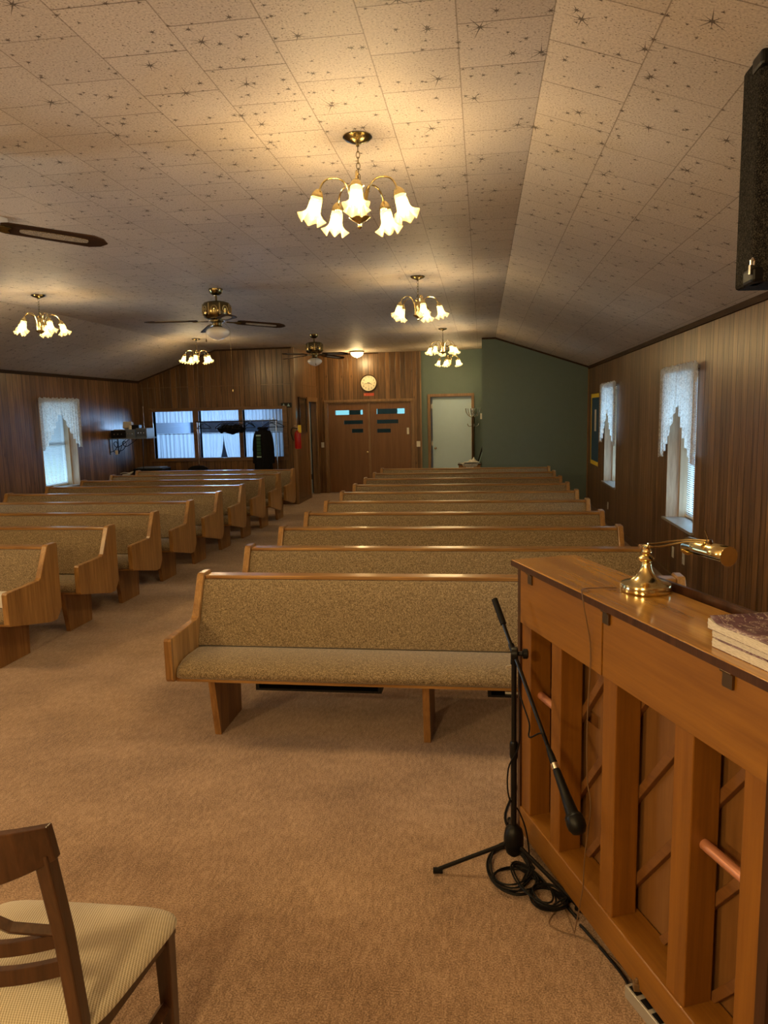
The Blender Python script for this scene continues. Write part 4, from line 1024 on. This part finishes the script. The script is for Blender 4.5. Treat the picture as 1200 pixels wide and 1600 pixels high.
o = B(0, 0.20, -0.12, 0.12, 0, 0.012).build('paper_stack', 'paper', None); o.location = (XL+0.09, 13.33, 1.641); tag(o, 'flat white papers on the black amplifier', 'papers')
o = MB().box(-0.085, 0.085, -0.05, 0.05, 0, 0.13, RX(-0.3)).build('note_box', 'cream', None, bevel=0.004); o.location = (XL+0.30, 13.38, 1.665); tag(o, 'cream carton tipped on top of the amplifier and deck', 'carton')
o = MB().box(-0.09, 0.09, -0.06, 0.06, 0, 0.085).build('small_black_box', 'black', None, bevel=0.006); o.location = (XL+0.47, 13.38, 1.652); tag(o, 'small black box on top of the grey deck', 'box')
m = MB().lathe([(0.03, 0), (0.03, 0.07), (0.02, 0.08)], 12); o = m.build('white_cup', 'paper', None, smooth=True); o.location = (XL+0.41, 13.26, 1.652); tag(o, 'small white cup at the edge of the grey deck', 'cup')
o = MB().tube([(0, 0, 0), (0, 0, 0.42)], 0.003, 6).lathe([(0.02, 0), (0.015, 0.01), (0.003, 0.015)], 10).build('antenna', 'chrome', None); o.location = (XL+0.62, 13.42, 1.672); tag(o, 'thin upright antenna on the radio receiver at the shelf end', 'antenna')

o = empty('equipment_table', (XL+0.50, 13.72, 0), 0, 'dark low table in the back left corner holding sound gear', 'table')
B(-0.46, 0.46, -0.32, 0.32, 0.70, 0.73).build('table_top', 'pdark', o, bevel=0.004)
for sx in (-0.43, 0.39):
    for sy in (-0.29, 0.25): B(sx, sx+0.04, sy, sy+0.04, 0, 0.70).build('leg', 'pdark', o)
device(XL+0.26, XL+0.88, 13.55, 13.95, 0.73, 0.13, 'black sound mixer on the corner table', 'sound_mixer', 'black', 'black', 'mixer')
o = B(-0.25, 0.25, -0.17, 0.17, 0, 0.02).build('laptop_lid', 'equip', None, bevel=0.004); o.location = (XL+0.58, 13.74, 0.861); tag(o, 'grey flat closed laptop lying on the sound mixer', 'laptop')
o = MB().grid(lambda u, v: (0.22*u, 0.16*v, 0.01+0.02*math.sin(u*5)*math.sin(v*4+1)+0.015*u), 12, 8).build('loose_papers', 'paper', None, solid=0.008); o.location = (XL+0.05, 13.42, 0.765); tag(o, 'loose white papers at the front left corner of the equipment table', 'papers')
o = B(0, 0.15, 0, 0.06, 0, 0.035).build('white_booklet', 'paper', None, bevel=0.002); o.location = (XL+0.10, 13.41, 0.73); tag(o, 'white booklet at the edge of the equipment table in front of the papers', 'booklet')
# black round-backed chair top in front of the window
o = empty('black_office_chair', (-5.65, 13.72, 0), 0, 'black office chair whose rounded top shows over the pews below the inner window', 'chair')
def backc(u, v):
    x = 0.19*math.cos(PI*(1-u))
    z = 0.48+0.40*v
    k = (1-abs(2*u-1)**3)
    return (-0.20+0.40*u, 0.03*math.sin(u*PI), 0.48+(0.36+0.055*k)*v)
MB().grid(backc, 16, 6).build('backrest', 'blackcloth', o, smooth=True, solid=0.05)
MB().lathe([(0.20, 0.42), (0.23, 0.44), (0.23, 0.47), (0.19, 0.49), (0.0, 0.49)], 20, T(0, -0.20, 0), caps=False).build('seat', 'blackcloth', o, smooth=True)
MB().tube([(0, -0.2, 0.06), (0, -0.2, 0.43)], 0.025, 10).build('gas_column', 'black', o)
MB().box(-0.03, 0.03, -0.2, 0.035, 0.40, 0.43).box(-0.03, 0.03, 0.02, 0.04, 0.40, 0.6).build('back_support', 'black', o)
for k in range(5):
    a = 2*PI*k/5+0.3
    MB().tube([(0, -0.2, 0.08), (0.24*math.cos(a), -0.2+0.24*math.sin(a), 0.06)], 0.014, 8).lathe([(0.024, -0.012), (0.024, 0.012)], 12, T(0.24*math.cos(a), -0.2+0.24*math.sin(a), 0.025)@RZ(a)@RX(PI/2)).build('base_arm', 'black', o)

# ------------------------------------------------------------------ hanging loudspeaker at upper right
o = empty('loudspeaker', (1.125, 2.78, 2.262), 0, 'large black carpet-covered loudspeaker hung at upper right frame edge', 'speaker')
sp = [(-0.235, -0.16), (0.10, -0.52), (0.42, -0.30), (0.42, 0.10), (-0.235, 0.0)]
MB().prism_z(sp, 0, 0.72).build('cabinet', 'tolex', o, bevel=0.012)
for (px_, py_) in ((-0.10, -0.10), (0.2, -0.2)): MB().lathe([(0.03, 0.0), (0.03, -0.018), (0.022, -0.022)], 14, T(px_, py_, 0)).build('rubber_foot', 'black', o)
for zz in (0.0, 0.67):
    B(-0.242, -0.19, -0.19, -0.10, zz, zz+0.05).build('corner_guard', 'black', o, bevel=0.01)
B(0.2, 0.24, -0.1, -0.06, 0.70, zceil(1.365)-2.262-0.004).build('hanging_bracket', 'black', o)
B(0.1, 0.34, -0.18, 0.02, 0.72, 0.74).build('bracket_plate', 'black', o)
B(-0.247, -0.222, -0.172, -0.162, 0.028, 0.056)
t2 = MB().box(-0.012, 0.012, -0.004, 0.004, -0.03, 0.0).tube([(-0.006, 0, 0), (-0.007, 0, 0.014), (0, 0, 0.022), (0.007, 0, 0.014), (0.006, 0, 0)], 0.0035, 6).build('padlock', 'chrome', None)
t2.location = (1.125-0.240, 2.78-0.185, 2.317); t2.rotation_euler = (0, 0, 0.5)
tag(t2, 'small silver padlock on the lower left corner of the loudspeaker', 'padlock')

# ------------------------------------------------------------------ piano, seen from behind
PT = Vector((0.36254, -0.93197, 0)); PN = Vector((0.93197, 0.36254, 0)); P0 = Vector((0.1544, 2.9456, 0))
PROT = math.atan2(PT.y, PT.x)
# local frame: x along t (towards camera), y along n (away from the back)
o = empty('upright_piano', P0, PROT, 'upright piano seen from behind with orange wooden frame posts', 'piano')
L = 1.372
B(-0.0, L, 0.0, 0.12, 0.05, 0.165).build('bottom_rail', 'piano_r', o, bevel=0.004)
B(0.0, 0.638, 0.0, 0.10, 0.985, 1.215).build('top_rail', 'piano_r', o, bevel=0.002)
B(0.643, L, 0.003, 0.10, 0.985, 1.215).build('top_rail', 'piano_r', o, bevel=0.002)
for a, b in ((0.0, 0.085), (0.268, 0.345), (0.641, 0.722), (1.02, 1.102), (1.292, L)):
    B(a, b, 0.008, 0.10, 0.163, 0.986).build('back_post', 'piano', o, bevel=0.004)
B(0.0, L, 0.125, 0.135, 0.14, 1.0).build('soundboard', 'sound', o)
for k in range(9):     # diagonal ribs
    s0 = -0.55+0.235*k
    a = Vector((s0, 0.113, 0.165)); b = Vector((s0+0.62, 0.113, 0.985)); 
    pa, pb = a, b
    if a.x < 0.02: t_ = (0.02-a.x)/(b.x-a.x); pa = a.lerp(b, t_)
    if b.x > L-0.02: t_ = (L-0.02-a.x)/(b.x-a.x); pb = a.lerp(b, t_)
    if (pb-pa).length < 0.1 or pb.x < pa.x: continue
    d = (pb-pa); ln = d.length; ang = math.atan2(d.z, d.x)
    MB().box(0, ln, -0.012, 0.012, -0.014, 0.014, T(*pa)@RY(-ang)).build('diagonal_rib', 'rib', o, bevel=0.002)
for a, b, z in ((0.085, 0.268, 0.692), (1.102, 1.292, 0.66)):
    MB().lathe([(0.016, 0), (0.016, b-a)], 14, T(a, 0.055, z)@RY(PI/2)).build('lifting_handle', 'dowel', o, smooth=True)
B(0.315+0.04, 0.40+0.03, 0.118, 0.1245, 0.69, 0.735).build('small_plate', 'chrome', o)
for s_ in (0.10, 0.67, 1.235):   # lid brackets
    m = MB().box(s_-0.018, s_+0.018, -0.006, 0.0, 1.170, 1.212).tube([(s_-0.02, -0.008, 1.213), (s_+0.02, -0.008, 1.213)], 0.006, 8)
    m.build('lid_bracket', 'bracket', o)
MB().box(-0.03, 1.42, -0.028, 0.265, 1.222, 1.248).build('lid', 'lid', o, bevel=0.003)
MB().box(-0.02, 1.40, 0.102, 0.262, 1.00, 1.222).box(0.002, L, 0.002, 0.10, 1.215, 1.222).build('upper_case', 'pdark', o)
B(-0.031, 1.421, -0.0292, -0.0275, 1.2225, 1.2455).build('lid_edge', 'pdark', o)
B(-0.025, 0.0, 0.0, 0.26, 0.05, 1.222).build('side_panel', 'pdark', o)
B(L, 1.405, 0.0, 0.26, 0.05, 1.222).build('side_panel', 'pdark', o)
B(0.0, L, 0.14, 0.25, 0.05, 1.0).build('action_case', 'pdark', o)
B(-0.02, 1.40, 0.26, 0.58, 0.62, 0.76).build('key_bed', 'pdark', o, bevel=0.01)
B(0.0, 1.38, 0.255, 0.40, 0.76, 0.80).build('fallboard', 'pdark', o)
m = MB()
for k in range(52): m.box(0.04+0.0252*k, 0.04+0.0252*k+0.0238, 0.42, 0.56, 0.760, 0.775)
m.build('white_keys', 'white', o)
for s_ in (0.0, 1.34): B(s_, s_+0.05, 0.50, 0.56, 0.0, 0.62).build('front_leg', 'pdark', o)
for s_ in (0.08, 1.28):
    for w_ in (0.06, 0.22): MB().lathe([(0.025, -0.012), (0.025, 0.012)], 14, T(s_, w_, 0.025)@RX(PI/2)).box(s_-0.01, s_+0.01, w_-0.015, w_+0.015, 0.025, 0.052).build('caster', 'black', o)
MB().box(0.42, 1.02, 0.285, 0.297, 0.98, 1.268).build('music_desk', 'pdark', o)
# open music book beyond the lid
def W(s_, w_, z): return P0+PT*s_+PN*w_+Vector((0, 0, z))
e = MB().grid(lambda u, v: (0.13*u, 0.03+0.05*math.sin(u*PI)**2*0.3+0.004*v, 0.20*v-0.012*u), 16, 2).build('sheet_music', 'paper', None, solid=0.006)
e.location = W(0.72, 0.275, 1.060); e.rotation_euler = (0, 0, PROT); tag(e, 'white sheet music peeking above the far edge of the piano lid', 'sheet music')

# ------------------------------------------------------------------ brass piano lamp
LB = W(0.60, 0.185, 1.248)
o = empty('piano_lamp', LB, PROT, 'polished brass desk lamp with round base and long tubular hood on the piano lid', 'lamp')
MB().lathe([(0.0, 0), (0.078, 0), (0.082, 0.004), (0.083, 0.018), (0.080, 0.027), (0.070, 0.031), (0.052, 0.036), (0.034, 0.050), (0.022, 0.068), (0.017, 0.084), (0.015, 0.094)], 40).build('base', 'brass', o, smooth=True, angle=40)
MB().lathe([(0.0155, 0.092), (0.0165, 0.105), (0.013, 0.110), (0.024, 0.117), (0.026, 0.126), (0.018, 0.134), (0.011, 0.139), (0.015, 0.145), (0.016, 0.153), (0.011, 0.160), (0.009, 0.166)], 28, Matrix.Diagonal((1,1,0.90,1))).lathe([(0.0, -0.014), (0.009, -0.012), (0.010, 0), (0.009, 0.012), (0, 0.014)], 16, T(0, 0, 0.150)@RY(PI/2)).build('stem', 'brass', o, smooth=True, angle=60)
arm = bez((0.0, 0.0, 0.152), (-0.02, 0.09, 0.132), (-0.01, 0.13, 0.172), (0.05, 0.20, 0.160), 14)
arm2 = [(x+0.004, y, z+0.010+0.004*math.sin(i*0.4)) for i, (x, y, z) in enumerate(arm)]
MB().tube(arm, 0.0035, 8).tube(arm2, 0.003, 8).build('arm', 'brass', o, smooth=True)
MB().tube([(0.05, 0.20, 0.165), (0.035, 0.195, 0.200)], 0.0025, 6).lathe([(0.010, -0.010), (0.012, 0), (0.010, 0.010)], 14, T(0.05, 0.20, 0.162)).build('swivel', 'copper', o, smooth=True)
def hood(u, v):
    a = math.radians(-62)+math.radians(250)*u
    return (-0.060+0.20*v, 0.205+0.032*math.cos(a), 0.130+0.032*math.sin(a))
hd = MB().grid(hood, 26, 3).build('hood', 'brass', o, smooth=True, angle=180, solid=0.0015)
for xx in (-0.061, 0.140): MB().lathe([(0.0, 0), (0.0325, 0), (0.0325, 0.0015), (0, 0.002)], 26, T(xx, 0.205, 0.130)@RY(PI/2), caps=False).build('hood_end', 'brass', hd, smooth=True)
MB().tube([(-0.045, 0.205, 0.125), (0.12, 0.205, 0.125)], 0.011, 10).build('tube_bulb', 'white', hd, smooth=True)
# lamp cord: over lid, down the back, along the floor to the strip
pts = [W(0.55, 0.105, 1.254), W(0.53, 0.03, 1.254), W(0.545, -0.02, 1.256), W(0.575, -0.036, 1.245), W(0.59, -0.036, 1.20), W(0.585, -0.010, 1.08), W(0.583, -0.008, 0.97), W(0.575, -0.010, 0.80), W(0.583, -0.012, 0.60), W(0.61, -0.012, 0.50), W(0.58, -0.014, 0.30), W(0.575, -0.015, 0.18)]
c1 = MB().tube(smooth_path(pts, 5)+[W(0.60, -0.06, 0.03)], 0.0022, 6).tube(smooth_path([W(0.60, -0.06, 0.03), (0.294, 2.521, 0.008), (0.235, 2.445, 0.006), (0.27, 2.40, 0.006), (0.365, 2.363, 0.006), (0.44, 2.275, 0.006), (0.475, 2.205, 0.01), (0.468, 2.155, 0.075), (0.470, 2.135, 0.064)], 6), 0.0022, 6).build('lamp_cord', 'cordb', None, smooth=True)
tag(c1, 'thin brown lamp cord running from the brass lamp down the piano back to the floor', 'cord')
# inline plug and power strip
SD = Vector((0.42, -0.907, 0)).normalized(); ps = empty('power_strip', (0.463, 2.142, 0), math.atan2(SD.y, SD.x), 'silver metal power strip with dark sockets on carpet at the foot of the piano', 'power strip')
MB().box(0, 0.36, -0.022, 0.022, 0, 0.042).build('housing', 'strip', ps, bevel=0.002)
for k in range(6): B(0.012+0.055*k, 0.050+0.055*k, -0.015, 0.015, 0.042, 0.0435).build('socket', 'black', ps)
pg = MB().box(-0.011, 0.011, -0.011, 0.011, 0, 0.026).lathe([(0.008, 0.026), (0.005, 0.040)], 10).build('plug', 'cordb', None, bevel=0.002); pg.location = (0.463+SD.x*0.03, 2.142+SD.y*0.03, 0.0436)
tag(pg, 'brown plug in the first socket of the power strip', 'plug')

# books on the lid
for k, (s0, w0, lx, wy, h_, rz, lb) in enumerate((
        (1.155, 0.012, 0.27, 0.20, 0.023, 0.00, 'worn paperback songbook, bottom of the stack on the piano lid'),
        (1.150, 0.016, 0.26, 0.20, 0.019, 0.02, 'worn paperback songbook in the middle of the stack on the piano lid'),
        (1.135, 0.012, 0.28, 0.20, 0.022, -0.03, 'tattered purple songbook on top of the stack on the piano lid'))):
    z0 = 1.2485+(0, 0.0236, 0.0432)[k]
    e = empty('songbook', W(s0, w0, z0), PROT+rz, lb, 'book', 'songbooks stacked on the piano lid')
    curl = (0.2, 0.5, 1.0)[k]
    def top(u, v, h_=h_, curl=curl):
        return h_-0.0012 + curl*0.006*max(0, 1-u*5)**2 - 0.002*curl*math.sin(u*7)
    m = MB(); nu, nv = 24, 4
    jag = [0.004*rnd.random()*(1+curl) for _ in range(nv+1)]
    m.grid(lambda u, v: (lx*u-jag[int(round(v*nv))]*(1-u), wy*v, 0.0012), nu, nv); m.grid(lambda u, v: (lx*u-jag[int(round(v*nv))]*(1-u), wy*v, top(u, v)), nu, nv)
    for vv in (0, 1): m.grid(lambda u, v, vv=vv: (lx*u-jag[vv*nv]*(1-u), wy*vv, 0.0012+(top(u, vv)-0.0012)*v), nu, 3)
    for uu in (0, 1): m.grid(lambda u, v, uu=uu: (lx*uu-jag[int(round(u*nv))]*(1-uu)+0.003*math.sin(v*9)*(1-uu), wy*u, 0.0012+(top(uu, u)-0.0012)*v), nv, 4)
    m.build('page_block', 'pages', e, smooth=True)
    MB().grid(lambda u, v: (lx*(0.02+0.98*u), wy*v+0.004*math.sin(v*6), top(u, v)+0.0010+curl*0.012*max(0, 0.10-u)*6*(1-v)), 20, 6).build('front_cover', 'purple', e, smooth=True, solid=0.0012)
    B(0, lx, 0, wy, 0, 0.0011).build('back_cover', 'purple', e)

# ------------------------------------------------------------------ microphone stand
HB = Vector((0.12, 2.735, 0))
o = empty('microphone_stand', HB, 0, 'black boom microphone stand on tripod legs beside the piano', 'microphone stand')
MB().tube([(0, 0, 0.10), (0, 0, 0.52)], 0.0125, 12).build('lower_tube', 'blackmetal', o, smooth=True)
MB().tube([(0, 0, 0.50), (0, 0, 0.93)], 0.0105, 12).lathe([(0.015, 0.49), (0.017, 0.50), (0.017, 0.55), (0.013, 0.56)], 14).build('upper_tube', 'blackmetal', o, smooth=True)
MB().lathe([(0.014, 0.07), (0.030, 0.085), (0.040, 0.12), (0.040, 0.155), (0.034, 0.185), (0.020, 0.20), (0.014, 0.205)], 20).build('leg_hub', 'black', o, smooth=True)
for fx, fy in ((-0.197, 2.687), (0.365, 2.505), (0.118, 3.08)):
    v = Vector((fx, fy, 0.014))-HB; 
    lg = MB().tube([(v.x*0.07, v.y*0.07, 0.125), tuple(v)], 0.0085, 10).build('leg', 'blackmetal', o, smooth=True)
    q = v.normalized()
    MB().tube([tuple(v-q*0.03), tuple(v+q*0.008)], 0.0125, 10).build('rubber_foot', 'rubber', lg, smooth=True)
mic_end = Vector((0.317, 2.30, 0.454))-HB; cl = Vector((0, -0.012, 0.925)); dr = (mic_end-cl).normalized()
ctr = cl-dr*0.235; boom_end = cl+dr*0.52
bo = MB().tube([tuple(ctr), tuple(boom_end)], 0.0075, 10).build('boom_arm', 'blackmetal', o, smooth=True)
MB().tube([tuple(ctr-dr*0.01), tuple(ctr+dr*0.105)], 0.0125, 12).build('counter_grip', 'rubber', bo, smooth=True)
MB().tube([tuple(cl-dr*0.04), tuple(cl-dr*0.01)], 0.012, 10).build('boom_collar', 'black', bo, smooth=True)
MB().lathe([(0.024, -0.012), (0.026, -0.006), (0.026, 0.010), (0.022, 0.014)], 18, T(*cl)@RY(PI/2)).lathe([(0.008, 0.012), (0.010, 0.03), (0.020, 0.034), (0.020, 0.05), (0.012, 0.054)], 12, T(*cl)@RY(PI/2)).tube([(0, 0, 0.88), tuple(cl)], 0.014, 10).build('clutch', 'black', o, smooth=True)
# microphone held in a clip at the boom end
sidev = Vector((0.030, 0.012, -0.004))
hd_ = mic_end+HB; bd = (dr+Vector((0.03, 0, -0.08))).normalized()
mq = bd.to_track_quat('Z', 'X').to_matrix().to_4x4() @ Matrix.Diagonal((1.2, 1.2, 1.0, 1.0)); mo = empty('microphone', (0, 0, 0), 0, 'black handheld microphone clipped head-down at the end of the boom', 'microphone')
mo.location = hd_-bd*0.21; 
MB().lathe([(0.010, 0.0), (0.0115, 0.01), (0.014, 0.08), (0.0185, 0.148), (0.021, 0.152)], 24, mq).build('body', 'black', mo, smooth=True)
MB().lathe([(0.0215, 0.152), (0.026, 0.160), (0.0265, 0.172), (0.0275, 0.180), (0.0262, 0.198), (0.018, 0.214), (0.004, 0.220)], 24, mq).build('grille', 'black', mo, smooth=True, angle=60)
MB().lathe([(0.0108, -0.022), (0.0112, -0.002)], 16, mq).build('silver_collar', 'chrome', mo, smooth=True)
MB().lathe([(0.004, -0.085), (0.007, -0.075), (0.010, -0.05), (0.011, -0.022)], 16, mq).build('cable_connector', 'black', mo, smooth=True)
ce = mo.location+bd*0.04; be = boom_end+HB
MB().tube([tuple(be-HB-dr*0.03), tuple((be+ce)/2-HB), tuple(ce-HB)], [0.009, 0.013, 0.016], 12).build('microphone_clip', 'black', o, smooth=True)
# microphone cable: from mic back, loops to pole, down pole
cs = mo.location-bd*0.085
pts = [cs, cs+Vector((-0.02, 0.02, 0.035)), cs+Vector((-0.06, 0.06, 0.0)), Vector((0.17, 2.60, 0.70)), Vector((0.14, 2.69, 0.78)), Vector((0.142, 2.722, 0.88)), Vector((0.142, 2.722, 0.70)), Vector((0.138, 2.718, 0.55)), Vector((0.098, 2.722, 0.45)), Vector((0.100, 2.722, 0.33)), Vector((0.142, 2.735, 0.26)), Vector((0.172, 2.72, 0.17)), Vector((0.18, 2.69, 0.05)), Vector((0.15, 2.66, 0.008))]
path = smooth_path(pts, 6)
# coils on the floor
path2 = [Vector((0.15, 2.66, 0.008))]
def loop(cx, cy, rx, ry, n, z0, ph, dz=0.0045, rot=0.0, jx=0.0):
    out = []
    for i in range(int(22*n)):
        a = ph+2*PI*i/22; q_ = i/22
        x = (rx*(1+0.10*math.sin(q_*5+ph)))*math.cos(a); y = (ry*(1+0.12*math.cos(q_*4)))*math.sin(a)
        out.append(Vector((cx+jx*q_+x*math.cos(rot)-y*math.sin(rot), cy+x*math.sin(rot)+y*math.cos(rot), z0+dz*q_+0.004+0.003*math.sin(a*2+q_))))
    return out
path2 += loop(0.105, 2.74, 0.085, 0.14, 4, 0.004, 0.3)
path2 += loop(0.125, 2.655, 0.085, 0.08, 3, 0.008, 2.0)
path2 += loop(0.245, 2.555, 0.070, 0.060, 6, 0.006, 1.0, rot=-0.9)
path2 += loop(0.19, 2.62, 0.13, 0.05, 2, 0.02, 0.0, rot=-1.1)
m = MB().tube(path, 0.0032, 7).tube(smooth_path(path2, 2), 0.0036, 7)
k_ = m.build('microphone_cable', 'rubber', None, smooth=True)
tag(k_, 'black microphone cable winding down the stand into a messy coil on the carpet', 'cable')
m = MB().tube(smooth_path([Vector((0.34, 2.47, 0.006)), Vector((0.28, 2.58, 0.012)), Vector((0.20, 2.72, 0.012)), Vector((0.16, 2.83, 0.010)), Vector((0.13, 2.95, 0.008)), Vector((0.10, 3.15, 0.006)), Vector((0.2, 3.5, 0.006))]), 0.006, 8)
m.tube(smooth_path([Vector((0.345, 2.44, 0.006)), Vector((0.40, 2.33, 0.006)), Vector((0.45, 2.22, 0.006)), Vector((0.462, 2.143, 0.02))]), 0.005, 8)
k_ = m.build('power_cable', 'rubber', None, smooth=True); tag(k_, 'thick black cable lying along the foot of the piano to the power strip', 'cable')
e = MB().box(-0.012, 0.012, -0.001, 0.001, -0.006, 0.006, RZ(0.6)@RX(0.3)).build('paper_label', 'paper', None); e.location = (0.098, 2.712, 0.875)
tag(e, 'tiny white label stuck at the clutch of the microphone stand', 'label')

# ------------------------------------------------------------------ dining chair in the lower left corner
o = empty('dining_chair', (-1.16, 1.60, 0), 0.02, 'dark wooden chair with ribbed cream seat in the lower left corner', 'chair')
# local: x right, y forward (towards the pews)
def seatf(u, v):
    # superellipse outline trapezoid
    a = 2*PI*u; ca, sa = math.cos(a), math.sin(a); e_ = 0.33
    x = math.copysign(abs(ca)**e_, ca); y = math.copysign(abs(sa)**e_, sa)
    hw = 0.235+0.072*(y+1)/2
    q_ = math.sin(v*PI/2)
    return (x*hw*q_, 0.0+y*0.225*q_, 0.474-0.052*(1-math.cos(v*PI/2)) - 0.0)
m = MB().grid(seatf, 64, 12, None, wrap=True)
m.build('seat_cushion', 'cushion', o, smooth=True, angle=180)
MB().prism_z([(-0.225, -0.205), (0.225, -0.205), (0.272, 0.20), (-0.272, 0.20)], 0.37, 0.425).build('seat_frame', 'walnut', o, bevel=0.004)
for s_ in (-1, 1):
    xl = s_*0.250
    MB().add([(xl-0.017, 0.155, 0), (xl+0.017, 0.155, 0), (xl+0.017, 0.190, 0), (xl-0.017, 0.190, 0), (xl-0.024, 0.140, 0.42), (xl+0.024, 0.140, 0.42), (xl+0.024, 0.188, 0.42), (xl-0.024, 0.188, 0.42)],
             [(0, 3, 2, 1), (4, 5, 6, 7), (0, 1, 5, 4), (1, 2, 6, 5), (2, 3, 7, 6), (3, 0, 4, 7)]).build('front_leg', 'walnut', o, bevel=0.003)
    # rear leg and back post in one curved piece
    prof_y = [(-0.26, 0.0), (-0.215, 0.25), (-0.20, 0.45), (-0.23, 0.70), (-0.275, 0.935)]
    wdt = 0.019
    poly = [(y-wdt, z) for y, z in prof_y]+[(y+wdt, z) for y, z in prof_y[::-1]]
    MB().prism_x(poly, s_*0.205-0.017, s_*0.205+0.017).build('back_post', 'walnut', o, bevel=0.004)
    MB().tube([(s_*0.245, 0.16, 0.17), (s_*0.205, -0.22, 0.17)], 0.019, 4).build('side_stretcher', 'walnut', o)
MB().tube([(-0.245, 0.19, 0.20), (0.245, 0.19, 0.20)], 0.012, 4)
def railm(z0, z1, depth, th_, bow, over=0.0, arch=0.0, y0=-0.25, lean=0.0):
    m = MB(); n = 16; vs = []; hw = 0.205+over
    for i in range(n+1):
        u = -1+2*i/n; x = hw*u; y = y0-bow*(1-u*u)
        zb = z0-arch*(1-u*u); zt = z1+0.25*arch*(1-u*u)
        vs += [(x, y-th_/2-lean*0, zb), (x, y+th_/2, zb), (x, y+th_/2-lean, zt), (x, y-th_/2-lean, zt)]
    fs = [(0, 1, 2, 3), tuple(4*n+k for k in (3, 2, 1, 0))]
    for i in range(n):
        for k in range(4): fs.append((4*i+k, 4*i+(k+1) % 4, 4*(i+1)+(k+1) % 4, 4*(i+1)+k))
    return m.add(vs, fs)
railm(0.915, 1.005, 0, 0.024, 0.080, 0.026, 0.042, y0=-0.265, lean=0.022).build('top_rail', 'walnut', o, bevel=0.003)
railm(0.665, 0.700, 0, 0.018, 0.050, -0.016, 0.0, y0=-0.222).build('cross_rail', 'walnut', o, bevel=0.002)
railm(0.590, 0.630, 0, 0.020, 0.050, -0.016, 0.0, y0=-0.218).build('cross_rail', 'walnut', o, bevel=0.002)
for s_ in (-1, 1):
    MB().tube([(s_*0.19, -0.228, 0.705), (s_*0.10, -0.262, 0.735), (0, -0.285, 0.80)], 0.016, 4).build('curved_slat', 'walnut', o, bevel=0.002)
